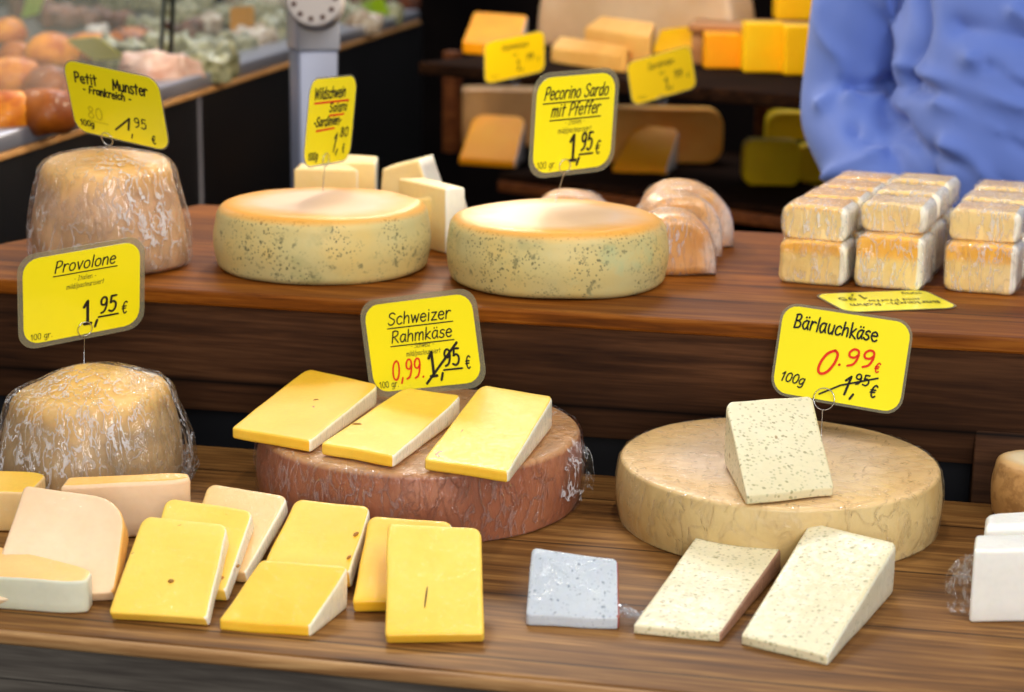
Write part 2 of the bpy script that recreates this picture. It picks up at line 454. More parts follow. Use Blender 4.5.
def wheel_mat(name, side, side2, top_in, top_out, specks, R, H, er=.012, coat=.25, wr=.2, patches=None, toprough=.35):
    m = Mat(name, side, .5)
    m.b.inputs['Subsurface Weight'].default_value = .12; m.b.inputs['Subsurface Radius'].default_value = (.01,.007,.003)
    m.b.inputs['Subsurface Scale'].default_value = .4
    m.b.inputs['Coat Weight'].default_value = coat; m.b.inputs['Coat Roughness'].default_value = .3; m.b.inputs['Specular IOR Level'].default_value = .3
    co = m.coord((1,1,1), True)
    f = m.noise(co, 14, 4); c = m.ramp(f, [(.36, side), (.64, side2)])
    if patches:
        for (sc, lo, hi, cl, st) in patches:
            c = m.mix(m.ramp(m.noise(co, sc, 5, .62), [(lo, 0.0), (hi, st)]), c, cl)
    for (sc, th, cl, cut) in specks:
        vo = m.n('ShaderNodeTexVoronoi'); vo.inputs['Scale'].default_value = sc
        wn = m.n('ShaderNodeTexNoise'); wn.inputs['Scale'].default_value = sc*.9; m.l(co, wn.inputs['Vector'])
        va = m.n('ShaderNodeVectorMath', operation='MULTIPLY_ADD'); va.inputs[1].default_value = (.8/sc,)*3
        m.l(wn.outputs['Color'], va.inputs[0]); m.l(co, va.inputs[2]); m.l(va.outputs[0], vo.inputs['Vector'])
        area_ = m.ramp(m.noise(co, 22, 3), [(cut, 0.0), (cut+.12, .8)])
        k = m.math('MULTIPLY', m.ramp(vo.outputs['Distance'], [(th, 1.0), (th*1.7, 0.0)]), area_)
        c = m.mix(k, c, cl)
    sx = m.n('ShaderNodeSeparateXYZ'); m.l(m.tc.outputs['Object'], sx.inputs[0])
    r = m.math('SQRT', m.math('ADD', m.math('POWER', sx.outputs[0], 2.0), m.math('POWER', sx.outputs[1], 2.0)))
    rn = m.math('ADD', m.math('DIVIDE', r, R), m.math('MULTIPLY', m.math('SUBTRACT', m.noise(co, 18, 4), .5), .35))
    tcl = m.ramp(rn, [(.55, top_in), (.85, top_out)])
    c = m.mix(m.ramp(sx.outputs[2], [(H-er*.55, 0.0), (H-er*.12, 1.0)]), c, tcl)
    m.col(c)
    m.bump(m.noise(co, 70, 4), .25, .002)
    m.coatbump(film_mask(m, .7), wr, .002)
    return m.m
def film(name, dens=.25, s=1.0, axis=(1,1,.4), tint=(.95,.96,1.0), rough=.12, bumpd=.004, bumps=.9):
    m = Mat(name); t = m.t; t.nodes.remove(m.b)
    o = [n for n in t.nodes if n.type == 'OUTPUT_MATERIAL'][0]
    tr = m.n('ShaderNodeBsdfTransparent'); gl = m.n('ShaderNodeBsdfGlossy'); gl.inputs['Roughness'].default_value = rough
    gl.inputs['Color'].default_value = (*tint, 1)
    df = m.n('ShaderNodeBsdfTranslucent'); df.inputs['Color'].default_value = (.9,.9,.92,1)
    df2 = m.n('ShaderNodeBsdfDiffuse'); df2.inputs['Color'].default_value = (.85,.86,.9,1)
    h = film_mask(m, s, axis)
    bp = m.n('ShaderNodeBump'); bp.inputs['Strength'].default_value = bumps; bp.inputs['Distance'].default_value = bumpd
    m.l(h, bp.inputs['Height']); m.l(bp.outputs[0], gl.inputs['Normal'])
    lw = m.n('ShaderNodeLayerWeight'); lw.inputs['Blend'].default_value = .12; m.l(bp.outputs[0], lw.inputs['Normal'])
    base = m.math('ADD', m.math('MULTIPLY', lw.outputs['Fresnel'], .55), dens*.12, True)
    mx = m.n('ShaderNodeMixShader'); m.l(base, mx.inputs[0]); m.l(tr.outputs[0], mx.inputs[1]); m.l(gl.outputs[0], mx.inputs[2])
    big = m.noise(m.coord((14*s, 14*s, 9*s), True), 1.0, 3)
    painted_glint = m.math('MULTIPLY', m.ramp(h, [(.5, 0.0), (1.3, min(1, dens*1.6))]), m.ramp(big, [(.42, .1), (.62, 1.0)]))  # white streaks painted into the film, standing for glints on its creases
    md = m.n('ShaderNodeMixShader'); m.l(painted_glint, md.inputs[0]); m.l(mx.outputs[0], md.inputs[1]); m.l(df2.outputs[0], md.inputs[2])
    m.l(md.outputs[0], o.inputs[0])
    return m.m
FILM = film('cling_film', .10, .9)
FILMT = film('tight_cling_film', .04, .5, (1,1,.7), bumpd=.002)
FILMH = film('heavy_cling_film', .36, 1.0, (1,1,.42))
WIRE = plain('steel_wire', (.55,.55,.57), .25, Metallic=1.0)
PAPER = Mat('yellow_sign_paper', c8(246,232,14), .42); PAPER.b.inputs['Coat Weight'].default_value = .5; PAPER.b.inputs['Coat Roughness'].default_value = .12; PAPER = PAPER.m
PAPERB = Mat('warm_yellow_sign_paper', c8(250,206,4), .42); PAPERB = PAPERB.m
LAMI = Mat('laminate_edge', c8(150,146,120), .15, Alpha=.38).m; 
INK = plain('black_ink', (.012,.01,.01), .45); RED = plain('red_marker', c8(222,46,16), .45)
FAINT = plain('faded_marker', c8(205,190,20), .45)
# ---------------- stroke lettering ----------------
G = {
'a': (4.6, ["3.9,4.2 2.4,5 .8,4 .3,2 1.2,.2 2.6,.4 3.8,2.4", "3.9,4.8 3.7,2 4.4,.1"]),
'b': (4.6, ["|.6,7.6 .5,0", ".5,1 1.6,0 3.2,.3 4,2.2 3.4,4.4 2,4.9 .6,3.6"]),
'c': (4.2, ["3.8,4.2 2.6,5 .9,4.2 .3,2.2 1.2,.3 2.6,0 3.9,.8"]),
'd': (4.8, ["3.9,4 2.4,4.9 .8,4 .3,2 1.2,.2 2.6,.3 3.9,2", "|3.9,7.6 4,0"]),
'e': (4.3, [".5,2.7 3.8,2.9 3.3,4.5 2,5 .7,4 .3,2.1 1.3,.3 2.8,0 3.9,.8"]),
'f': (3.6, ["3.8,7 2.9,7.6 1.9,6.6 1.6,4 1.5,0", "|.3,4.5 3.2,4.6"]),
'g': (4.6, ["3.8,4.2 2.3,5 .8,4 .3,2.1 1.2,.4 2.6,.5 3.8,2.4", "3.9,4.9 3.9,1 3.6,-1.6 2.2,-2.6 .7,-2"]),
'h': (4.6, ["|.6,7.6 .5,0", ".5,2.6 1.8,4.6 3.2,4.7 3.8,3.2 3.9,0"]),
'i': (1.9, ["|.9,5 .9,0", "|.9,6.7 .95,6.9"]),
'k': (4.2, ["|.6,7.6 .5,0", "|3.6,4.8 .6,2.2 3.9,0"]),
'l': (1.8, ["|.9,7.6 .9,0"]),
'm': (6.8, ["|.5,5 .5,0", ".5,3 1.6,4.8 2.8,4.8 3.3,3.4 3.3,0", "3.3,3 4.4,4.8 5.6,4.8 6,3.2 6.1,0"]),
'n': (4.6, ["|.5,5 .5,0", ".5,2.8 1.8,4.8 3.2,4.8 3.8,3.2 3.9,0"]),
'o': (4.7, ["2.3,5 .8,4.2 .3,2.4 1,.5 2.4,0 3.8,.8 4.2,2.6 3.6,4.4 2.3,5"]),
'p': (4.6, ["|.6,5 .5,-2.6", ".5,3.4 1.8,4.9 3.4,4.6 4.1,2.8 3.4,.6 1.8,.1 .6,1.2"]),
'r': (3.7, ["|.6,5 .6,0", ".6,2.8 1.5,4.4 2.6,4.9 3.6,4.5"]),
's': (3.9, ["3.4,4.4 2.2,5 .8,4.2 1,3 2.6,2.4 3.4,1.2 2.4,.1 1,.1 .3,.8"]),
't': (3.7, ["|1.9,7 1.7,0", "|.2,4.8 3.5,4.9"]),
'u': (4.6, [".5,5 .5,2 1.2,.3 2.4,.1 3.7,1.6", "|3.8,5 3.9,0"]),
'v': (4.3, ["|.3,5 2.1,0 3.9,5"]),
'w': (5.8, ["|.3,5 1.5,0 2.9,4.4 4.1,0 5.5,5"]),
'z': (4.2, ["|.5,4.9 3.7,4.9 .4,0 3.9,.1"]),
'B': (5.2, ["|.8,7.4 .6,0", ".4,7 2.4,7.6 4,6.6 3.4,4.6 1,3.9", "1,3.9 3.6,3.9 4.6,2.2 3.6,.3 .4,0"]),
'F': (4.6, ["|.8,7.4 .6,0", "|.8,7.4 4.4,7.5", "|.7,3.9 3.6,4"]),
'I': (3.6, ["|.3,7.4 3.2,7.4", "|1.8,7.4 1.7,0", "|.2,0 3.2,0"]),
'M': (7.2, ["|.4,0 1.4,7.4 3.6,1.4 5.8,7.4 6.7,0"]),
'P': (4.9, ["|.8,7.4 .6,0", ".6,7 2.4,7.6 4.3,6.8 4.4,4.9 2.8,3.6 .8,3.4"]),
'R': (5.4, ["|.8,7.4 .6,0", ".6,7 2.6,7.6 4.4,6.6 4.1,4.8 2.4,3.8 .8,3.6", "|1.8,3.7 4.9,0"]),
'S': (5.2, ["4.6,6.6 3,7.6 1.1,6.9 .9,5.2 2.6,4 4.2,3 4.3,1.2 2.8,0 1,.2 .3,1.2"]),
'W': (8.0, ["|.3,7.4 2,0 3.9,6.6 5.6,0 7.6,7.4"]),
'0': (5.0, ["2.5,7.4 .9,6.2 .4,3.6 1,1 2.5,0 4,1 4.5,3.8 3.9,6.4 2.5,7.4"]),
'1': (3.6, ["|.6,5.6 2.2,7.4 2.1,0"]),
'!': (3.8, ["|.6,5.6 2.2,7.4 2.1,0", "|.7,0 3.5,0"]),
'2': (4.8, [".5,5.8 1.6,7.3 3.4,7 3.9,5.4 2.6,3 .4,.1", "|.4,.1 4.3,.2"]),
'5': (4.8, ["|4,7.4 1.2,7.4 .9,4.3", ".9,4.3 2.6,4.8 4.1,3.6 4,1.4 2.4,0 .4,.6"]),
'8': (4.8, ["3.8,6.4 2.4,7.4 .9,6.4 1.4,4.8 3.4,3.2 4.2,1.5 2.8,0 1,.6 .7,2.2 2.2,3.8 3.8,5.4 3.8,6.4"]),
'9': (4.8, ["4,5.2 2.8,3.8 1,4.2 .6,6 1.8,7.4 3.4,7 4,5.4 3.9,3 3,.8 1.2,0"]),
'-': (3.4, ["|.6,2.8 2.8,2.8"]),
'/': (3.4, ["|.2,-.8 3.2,7.8"]),
'.': (2.0, ["|.8,.1 1,.3"]),
',': (2.2, ["|1.3,.6 .6,-1.4"]),
' ': (3.0, []),
'€': (5.2, ["4.6,6.6 3.2,7.4 1.6,6.2 1.1,3.7 1.8,1 3.3,0 4.7,.8", "|.2,4.4 3.8,4.5", "|.2,3 3.5,3.1"]),
}
G['ä'] = (G['a'][0], G['a'][1] + ["|1.4,6.5 1.45,6.7", "|3.2,6.6 3.25,6.8"])
def strokes(s):
    x = 0; S = []
    for ch in s:
        adv, st = G[ch]
        for q in st:
            pl = q.startswith('|'); pts = [tuple(map(float, p.split(','))) for p in q.strip('|').split()]
            pts = [Vector((x+a, b, 0)) for a, b in pts]
            if pl:
                for a_, b_ in zip(pts, pts[1:]): S.append([a_, b_])
            else: S.append(catmull(pts, 4))
        x += adv + .7
    return S, x - .7
def ribbon(pts, wd, z):
    """flat pen stroke with rounded ends, in card-plane coordinates"""
    pts = [Vector((p[0], p[1], 0)) for p in pts]
    n = len(pts); L, Rr = [], []
    for i, p in enumerate(pts):
        t = pts[min(n-1, i+1)] - pts[max(0, i-1)]
        if t.length < 1e-9: t = Vector((1,0,0))
        t.normalize(); nn = Vector((-t.y, t.x, 0))
        if 0 < i < n-1:
            t1 = (pts[i]-pts[i-1]).normalized(); k = max(.5, nn.dot(Vector((-t1.y, t1.x, 0))))
        else: k = 1
        L.append(p + nn*wd/2/k); Rr.append(p - nn*wd/2/k)
    V, F = [], []
    for a, b in zip(L, Rr): V += [(a.x, a.y, z), (b.x, b.y, z)]
    for i in range(n-1): F.append((2*i, 2*i+1, 2*i+3, 2*i+2))
    for end, q in ((0, pts[0]), (n-1, pts[-1])):
        b = len(V); V += [(q.x+wd/2*math.cos(a), q.y+wd/2*math.sin(a), z+.00002) for a in [k*math.pi/4 for k in range(8)]]
        F.append(tuple(range(b, b+8)))
    return V, F
def txt(s, x, y, h, align='l', slant=.0, pen=.09, wx=1.0, rot=0.0, z=.0009, jit=0.0, fit=None):
    """lettering; x,y start of baseline in metres, h cap height"""
    S, wdt = strokes(s); k = h/7.4
    if fit: wx = fit/(wdt*k)
    x0 = {'l': 0, 'c': -wdt*k*wx/2, 'r': -wdt*k*wx}[align]
    gs = []; cr_, sr = math.cos(rot), math.sin(rot)
    for i, st in enumerate(S):
        pts = []
        for p in st:
            a = x0 + p.x*k*wx + slant*p.y*k; b = p.y*k
            if jit: a += jit*h*noise.noise(Vector((a*90, b*90, 1))); b += jit*h*noise.noise(Vector((a*90, b*90, 5)))
            pts.append((x + a*cr_ - b*sr, y + a*sr + b*cr_))
        gs.append(ribbon(pts, pen*h, z))
    return merge(*gs) if gs else ([], [], []), wdt*k*wx
def line(x0, y0, x1, y1, wd, z=.0009): return ribbon([(x0, y0), (x1, y1)], wd, z)

def pose(corners, depth, w, sgn=None):
    """orientation and size of a card seen at these picture corners at a given distance"""
    TL, TR, BR, BL = [Vector((c[0], c[1])) for c in corners]
    u = ((TR-TL)+(BR-BL))/2; v = ((BL-TL)+(BR-TR))/2; s = FPX/depth
    ws = max(w*s, u.length*1.02)
    a = math.sqrt(ws*ws - u.length_squared); b = -(u.dot(v))/a
    if b < 0 and (sgn is None): a, b = -a, -b
    if sgn: a, b = a*sgn, b*sgn
    c = (TL+TR+BR+BL)/4; off = Vector(((c.x-512)/FPX, (c.y-346)/FPX)); sg = 1 if a > 0 else -1
    for _ in range(40):
        uu = u + off*a; vv = v + off*b
        a = .5*a + .5*sg*math.sqrt(max(ws*ws - uu.length_squared, 16.0)); b = .5*b + .5*(-(uu.dot(vv))/a)
    uu = u + off*a; vv = v + off*b
    U = R3 @ Vector((uu.x, -uu.y, -a)); Vv = R3 @ Vector((vv.x, -vv.y, -b))
    W, Hh = U.length/s, Vv.length/s
    X = U.normalized(); Y = -(Vv.normalized()); Y = (Y - X*Y.dot(X)).normalized(); Z = X.cross(Y)
    o = D(c.x, c.y, depth)
    M = Matrix(((X.x, Y.x, Z.x, o.x), (X.y, Y.y, Z.y, o.y), (X.z, Y.z, Z.z, o.z), (0,0,0,1)))
    return M, W, Hh
def sign(corners, depth, w, label, writing, loop=None, pin=None, base=None, mat=None, margin=.006, M=None, W=None, H=None, group=None, ringr=.0075, sgn=None):
    if M is None: M, W, H = pose(corners, depth, w, sgn)
    o = M.translation if base is None else Vector(base)
    t = thing('price_sign', o, label, 'sign', group)
    rc = min(W, H)*.17
    # paper, clear laminate border, lettering
    def sheet(w_, h_, r_, z0, z1):
        q = rrect(w_, h_, r_, 6, 3); n = len(q)
        V = [M @ Vector((x, y, z)) for z in (z0, z1) for x, y in q]
        F = [tuple(range(n))[::-1], tuple(range(n, 2*n))] + [(i, (i+1) % n, n+(i+1) % n, n+i) for i in range(n)]
        return V, F
    mk('card', sheet(W-2*margin*.6, H-2*margin*.6, rc, -.0002, .0004), mat or PAPER, t, smooth=False)
    qo = rrect(W+margin*.6, H+margin*.6, rc*1.15, 6, 3); qi = rrect(W-2*margin*.6-.0002, H-2*margin*.6-.0002, rc, 6, 3); n = len(qo)
    V = [M @ Vector((x, y, z)) for q, z in ((qo, -.0002), (qo, .0003), (qi, .0003), (qi, -.0002)) for x, y in q]
    F = [(k*n+i, k*n+(i+1) % n, ((k+1) % 4)*n+(i+1) % n, ((k+1) % 4)*n+i) for k in range(4) for i in range(n)]
    mk('laminate', (V, F), LAMI, t, smooth=False)['label'] = 'clear glossy laminate border'
    for nm, m_, g in writing(W, H):
        g = merge(*g); mk(nm, xf(g, M), m_, t, smooth=False)
    if loop is not None:
        dl = depth_of(M @ Vector((0, -H/2, 0)))
        Lc = None
        # ring lies just in front of the card
        d0 = ray(*loop); pn = M.to_3x3() @ Vector((0,0,1)); o0 = M @ Vector((0,0,.0022))
        tt = (o0-CAM).dot(pn)/d0.dot(pn); Lc = CAM + d0*tt
        X = (M.to_3x3() @ Vector((1,0,0))); Y = (M.to_3x3() @ Vector((0,1,0)))
        ring = [Lc + X*(ringr*math.cos(a)) + Y*(ringr*math.sin(a)) for a in [2*math.pi*k/28 for k in range(28)]]
        ring2 = [p - pn*.0045 for p in ring]
        g = merge(tube(ring, .0005, 6, True), tube([ring[21]] + [Lc - Y*(ringr*1.15) - pn*.001, Vector(pin) + Vector((0,0,.004)), Vector(pin) - Vector((0,0,.012))], .0005, 6))
        mk('wire_pin', g, WIRE, t)['label'] = 'steel wire loop and pin holding the card'
    return t
# ======================= SETTING =======================
def struct(name, geo, m, label=None, smooth=False):
    o = mk(name, geo, m, smooth=smooth); o['kind'] = 'structure'
    if label: o['label'] = label
    return o
Z1 = 0.156
YF = P(512, 679, 0).y              # front edge of the front board
YB = P(512, 468, 0).y              # its back edge
YM = P(512, 309, Z1).y             # front edge of the middle step
YM2 = P(745, 231, Z1).y            # back edge of the middle step
g = box(-6, 6, -1, 9, GROUND-.05, GROUND)
gm = Mat('dark_paving', c8(60,56,52), .8); gm.col(gm.ramp(gm.noise(gm.coord((1,1,1), False), 6, 6), [(.3, c8(38,36,34)), (.7, c8(70,66,62))]))
struct('floor', g, gm.m)
wm = Mat('dark_tarpaulin', c8(16,13,13), .9); wm.b.inputs['Specular IOR Level'].default_value = .03; wm.col(wm.ramp(wm.noise(wm.coord((1,1,1), False), 3, 4), [(.3, c8(10,8,9)), (.7, c8(26,20,18))]))
struct('wall_back', box(-5, 5, 6.4, 6.45, GROUND, .75), wm.m)
# front board
t = thing('display_board', (0, YF, -.02), 'weathered brown wooden front display board with worn rim and grey fascia', 'board')
mk('board_top', box(-1.3, 1.5, YF+.006, YB, -.011, 0, .002), W_TOP, t)
mk('edge_rim', box(-1.3, 1.5, YF-.003, YF+.0075, -.011, -.0008, .003), W_RIM, t)['label'] = 'lighter worn front edge'
mk('fascia', box(-1.3, 1.5, YF+.0, YF+.022, -.22, -.0112, .001), W_GREY, t)['label'] = 'grey weathered fascia plank'
for x in (-1.2, 0, 1.4):
    mk('leg', box(x-.03, x+.03, YF+.03, YF+.09, GROUND, -.018, .002), W_GREY, t)
    mk('leg', box(x-.03, x+.03, YB-.09, YB-.03, GROUND, -.018, .002), W_GREY, t)
# middle step
t = thing('display_step', (0, YM, 0), 'raised dark brown wooden step board carrying the peppered wheels and packed pieces', 'step')
def slant(xa, xb, ya, yb, z0, z1, xr=1.6):
    V = [(xa, ya, z0), (xr, ya, z0), (xr, yb, z0), (xb, yb, z0), (xa, ya, z1), (xr, ya, z1), (xr, yb, z1), (xb, yb, z1)]
    return V, [(3,2,1,0), (4,5,6,7), (0,1,5,4), (1,2,6,5), (2,3,7,6), (3,0,4,7)]
st = mk('step_top', slant(-1.10, -.905, YM, YM2, Z1-.016, Z1), W_MID, t, smooth=False)
bv = st.modifiers.new('soft_edges', 'BEVEL'); bv.width = .003; bv.segments = 2
fb = box(-1.09, 1.6, 0, .02, .014, Z1-.0158, .002)
fb = ([Vector((v[0], v[1]+YM+.006+.042*(1-(v[2]-.014)/(Z1-.03)), v[2])) for v in fb[0]], fb[1])
mk('step_face', fb, W_FACE, t)['label'] = 'dark brown front plank'
mk('back_plank', box(-.88, 1.6, YM2-.03, YM2-.008, GROUND+.5, Z1-.0158, .002), W_FACE, t)
for x in (-.84, .1, 1.5):
    mk('leg', box(x-.03, x+.03, YM+.035, YM+.095, GROUND, Z1-.016, .002), W_FACE, t)
    mk('leg', box(x-.03, x+.03, YM2-.1, YM2-.04, GROUND, Z1-.016, .002), W_FACE, t)
dk = plain('dark_blue_sheet', c8(26,27,34), .9)  # dark sheet closing the gap behind the step face
tag(mk('gap_sheet', box(-1.0, 1.55, YM+.10, YM+.104, GROUND+.1, Z1-.03), dk), 'dark blue sheet hanging in the gap below the raised step', 'gap_sheet')

# ======================= WHEELS =======================
def base_at(px, py, z, r):
    """centre of a wheel of radius r whose nearest foot point is seen at px,py on level z"""
    p = P(px, py, z); d = Vector((p.x, p.y, 0)).normalized(); return p + d*r
# film-wrapped red-brown wheel
rS, hS = .152, .068
cS = base_at(420, 547, 0, rS)
MS = wheel_mat('red_brown_rind', c8(150,88,62), c8(170,108,78), c8(216,172,120), c8(206,156,100), [], rS, hS, .006, coat=.8, wr=.7,
    patches=[(7, .5, .75, c8(186,112,96), .6), (16, .55, .75, c8(120,70,48), .5)])
t = thing('whole_cheese', cS, 'large red-brown rinded cheese wheel in cling film carrying three yellow slices', 'cheese wheel')
mk('rind', lathe(cS, wheel_prof(rS, hS, .006, .003), 128, .0012, 18, 1, zmin=0), MS, t)
def film_ridge(k, amp, f=14):
    def fn(p, a, r, z):
        s = amp*(nz((math.cos(a)*f*.1, math.sin(a)*f*.1, z*8), 9, k)*.8 + abs(nz((math.cos(a)*1.5, math.sin(a)*1.5, z*3), 7, k+3))*1.0)
        q = p.copy(); m_ = math.hypot(p.x, p.y)
        if m_ > 1e-6: q.x += p.x/m_*s; q.y += p.y/m_*s
        q.z += abs(s)*.5
        return q
    return fn
pf = [(r_+.0018, z_) for r_, z_ in wheel_prof(rS, hS+.0012, .007, .003)][2:]
mk('cling_film', lathe(cS, [(r_, max(z_, .001)) for r_, z_ in pf], 192, 0, ridge=film_ridge(1, .0022)), FILM, t)['label'] = 'clear film with creases'
# loose film tail at its right side
def film_flap(path, w0, w1, seed, t_parent, name='film_tail', m=None, nrm=Vector((0,0,1))):
    path = catmull(path, 6); n = len(path); R_ = []
    for i, p in enumerate(path):
        tt = i/(n-1); wd = w0+(w1-w0)*tt; row = []
        tg = (path[min(n-1, i+1)]-path[max(0, i-1)]).normalized(); sd = tg.cross(nrm).normalized()
        for k in range(11):
            u = (k/10-.5); q = p + sd*(u*wd) + nrm*(math.sin(k*2.3+seed+i*.4)*.0025) + tg*(math.sin(k*1.7+seed)*.003)
            row.append(q)
        R_.append(row)
    g = rings(R_, close=False, cap0=False, cap1=False)
    return mk(name, g, m or FILM, t_parent)
a0 = cS + Vector((rS*1.0, -.03, hS*.9))
film_flap([a0 - Vector((.006,0,-.004)), a0 + Vector((.008, -.002, -.012)), a0 + Vector((.006, -.006, -.042))], .03, .045, 2, t, m=FILMH, nrm=Vector((.8,-.6,0)))
# large pale wheel
rB, hB = .1465, .058
cB = base_at(774, 572, 0, rB)
MB_ = wheel_mat('beige_rind', c8(204,172,110), c8(218,192,136), c8(232,204,174), c8(228,188,130), [], rB, hB, .004, coat=.5, wr=.2,
    patches=[(6, .5, .72, c8(192,150,84), .6), (20, .56, .8, c8(182,160,98), .5)])
t = thing('whole_cheese', cB, 'largest pale beige cheese wheel with flat top carrying one speckled herb slice', 'cheese wheel')
mk('rind', lathe(cB, wheel_prof(rB, hB, .004, .003), 128, .0008, 18, 2, zmin=0), MB_, t)
pf = [(r_+.0010, max(z_, .001)) for r_, z_ in wheel_prof(rB, hB+.001, .005, .003)][2:]
mk('cling_film', lathe(cB, pf, 192, 0, ridge=film_ridge(2, .0014)), FILMT, t)['label'] = 'clear film stretched over the wheel'
# peppered wheels on the step
PEP = [(120, .15, c8(84,84,60), .47), (260, .2, c8(100,100,72), .43)]
def pepper(name, seed, c, r, h, label, extra):
    m = wheel_mat(name, c8(198,184,128), c8(210,184,114), c8(228,190,156), c8(228,156,44), PEP, r, h, .016, coat=.12, wr=.15,  # pale pink top centre puts the grazing sheen into the colour
        patches=[(9, .48, .66, c8(188,180,128), .6), (24, .56, .7, c8(150,148,96), .5), (75, .60, .68, c8(104,104,74), .7)]+extra)
    t = thing('whole_cheese', c, label, 'cheese wheel')
    mk('rind', lathe(c, wheel_prof(r, h, .016, .003, .6), 128, .0022, 14, seed, zmin=c.z), m, t)
    return t
rP = .116
cP1 = base_at(323, 287, Z1, rP); cP2 = base_at(556, 302, Z1, .116)
pepper('peppered_rind_one', 3, cP1, rP, .071, 'round peppered pecorino type wheel on the step, left of the two, with wild boar card', [])
pepper('peppered_rind_two', 4, cP2, .116, .070, 'round greenish mottled peppered wheel on the step under the two-line printed card', [(12, .55, .7, c8(184,196,150), .85), (9, .60, .74, c8(128,132,96), .7)])

# ======================= FILM-WRAPPED TALL CHEESES =======================
def tall(px, py, z, rb, rt, h, label, seed, cc, ct, tiltx=0.0, flare=1.0, dome=.004):
    c = base_at(px, py, z, rb)
    prof = [(.001, 0), (rb*.6, 0), (rb-.004, .001), (rb, .006)]
    for i in range(1, 9):
        q = i/9; prof.append((rb+(rt-rb)*q**1.3 + .004*math.sin(math.pi*q), .006+(h-.026)*q))
    for i in range(7):
        a = i/6*math.pi/2; prof.append((rt-.02+.02*math.cos(a), h-.02+.02*math.sin(a)*1.0))
    for q in (.8, .6, .4, .2, .001): prof.append(((rt-.02)*q, h+dome*(1-q*q)))
    def ridge(p, a, r, zz):
        q = p.copy(); k = 1+.04*nz((math.cos(a), math.sin(a), zz*6), 1.6, seed); q.x *= k; q.y *= k
        q.z += tiltx*p.x*(zz/h)
        return q
    m = Mat('aged_rind', cc, .55)
    m.b.inputs['Subsurface Weight'].default_value = .1; m.b.inputs['Subsurface Scale'].default_value = .3
    co = m.coord((1,1,1), True)
    sx = m.n('ShaderNodeSeparateXYZ'); m.l(m.tc.outputs['Object'], sx.inputs[0])
    f = m.noise(co, 16, 5, .6, .8)
    c1 = m.ramp(f, [(.33, tuple(x*.72 for x in cc)), (.62, tuple(min(1, x*1.22) for x in cc)), (.48, cc)])
    c2 = m.ramp(f, [(.35, ct), (.65, tuple(min(1, x*1.15) for x in ct))])
    zz = m.math('ADD', sx.outputs[2], m.math('MULTIPLY', m.math('SUBTRACT', m.noise(co, 22, 3), .5), .05))
    m.col(m.mix(m.ramp(zz, [(h*.68, 0.0), (h*.92, 1.0)]), c1, c2)); m.bump(f, .35, .003)
    t = thing('wrapped_cheese', c, label, 'wrapped cheese')
    mk('rind', lathe(c, prof, 96, .003, 14, seed, ridge=ridge, zmin=z), m.m, t)
    fp = [(r_+.0035+.010*flare*(1-min(1, z_/h))**1.5, max(z_+.0015, .0015)) for r_, z_ in prof[2:]]
    def r2(p, a, r, zz):
        q = ridge(p, a, r, zz); low = 1-min(1, zz/h)
        v = math.sin(a*23+2*math.sin(a*5+seed)+zz*14)*.5 + math.sin(a*41+zz*25+seed)*.35
        s = (.0010+.0042*low*flare)*v + .002*nz((q.x, q.y, q.z), 60, seed)
        mm = math.hypot(q.x, q.y)
        if mm > 1e-6: q.x += q.x/mm*s; q.y += q.y/mm*s
        return q
    mk('cling_film', lathe(c, fp, 256, 0, ridge=r2), FILMH, t)['label'] = 'crumpled glossy cling film'
    return c, t
cM, tM = tall(111, 279, Z1, .082, .072, .118, 'tall cling-filmed tan cheese on the step at far left', 5, c8(190,150,112), c8(226,176,104), flare=.12, dome=.008)
cV, tV = tall(94, 508, 0, .086, .077, .098, 'tall domed cheese in crumpled film at the left of the front board', 6, c8(176,146,104), c8(226,180,104), tiltx=.08, dome=.016)
FILMP = film('pack_film', .34, 1.5, (1,1,.28))
# ======================= SLICES =======================
YP = [YEL, PALE]; Y2P = [YEL2, PALE]
ck = dict
PIT = plain('cheese_hole_brown', c8(150,100,20), .6)
CRK = plain('cheese_crack_dark', c8(92,66,20), .6)
def pits(o, T, spots):
    """small holes and cracks in the cut face: (x, y, length, width, turn)"""
    n = (T[1]-T[0]).cross(T[3]-T[0]).normalized()
    if n.z < 0: n = -n
    c0 = (T[0]+T[1]+T[2]+T[3])/4
    for (px, py, a, b, rot, kind) in spots:
        d_ = ray(px, py); q = CAM + d_*((c0-CAM).dot(n)/d_.dot(n))
        X = (T[1]-T[0]); X = (X - n*X.dot(n)).normalized(); Y = n.cross(X)
        X, Y = X*math.cos(rot)+Y*math.sin(rot), Y*math.cos(rot)-X*math.sin(rot)
        R_ = []
        for i in range(1, 8):
            t_ = math.pi*i/8
            R_.append([q + X*(a*math.sin(t_)*math.cos(k)) + Y*(b*math.sin(t_)*math.sin(k)) + n*(.0011*math.cos(t_)) for k in [2*math.pi*j/14 for j in range(14)]])
        mk('crack' if kind else 'hole', rings(R_), CRK if kind else PIT, o)
# three on the red-brown wheel
gS = 'yellow cream cheese slices on the red-brown wheel'
zS = hS + .002
_o, _T, _B = cheese('cheese_slice', [(307,368),(380,384),(311,441),(231,427)], .020, .011, zS, Y2P, 'yellow cheese slice leftmost on the red-brown wheel, its tip hanging over the rim', t=None, group=gS, rc=(.08,.08,.03,.03))
pits(_o, _T, ((316,400,.0012,.0030,-.5,0),))
_o, _T, _B = cheese('cheese_slice', [(404,387),(463,395),(394,456),(321,443)], .022, .011, zS, Y2P, 'yellow cheese slice in the middle of the three on the red-brown wheel', group=gS, rc=(.12,.08,.03,.03))
pits(_o, _T, ((357,424,.0046,.0016,.3,0),))
cheese('cheese_slice', [(480,384),(554,396),(509,472),(424,459)], .030, .010, zS, YP, 'yellow cheese slice rightmost on the red-brown wheel, with painted sheen on its side', group=gS, rc=(.10,.06,.03,.03))
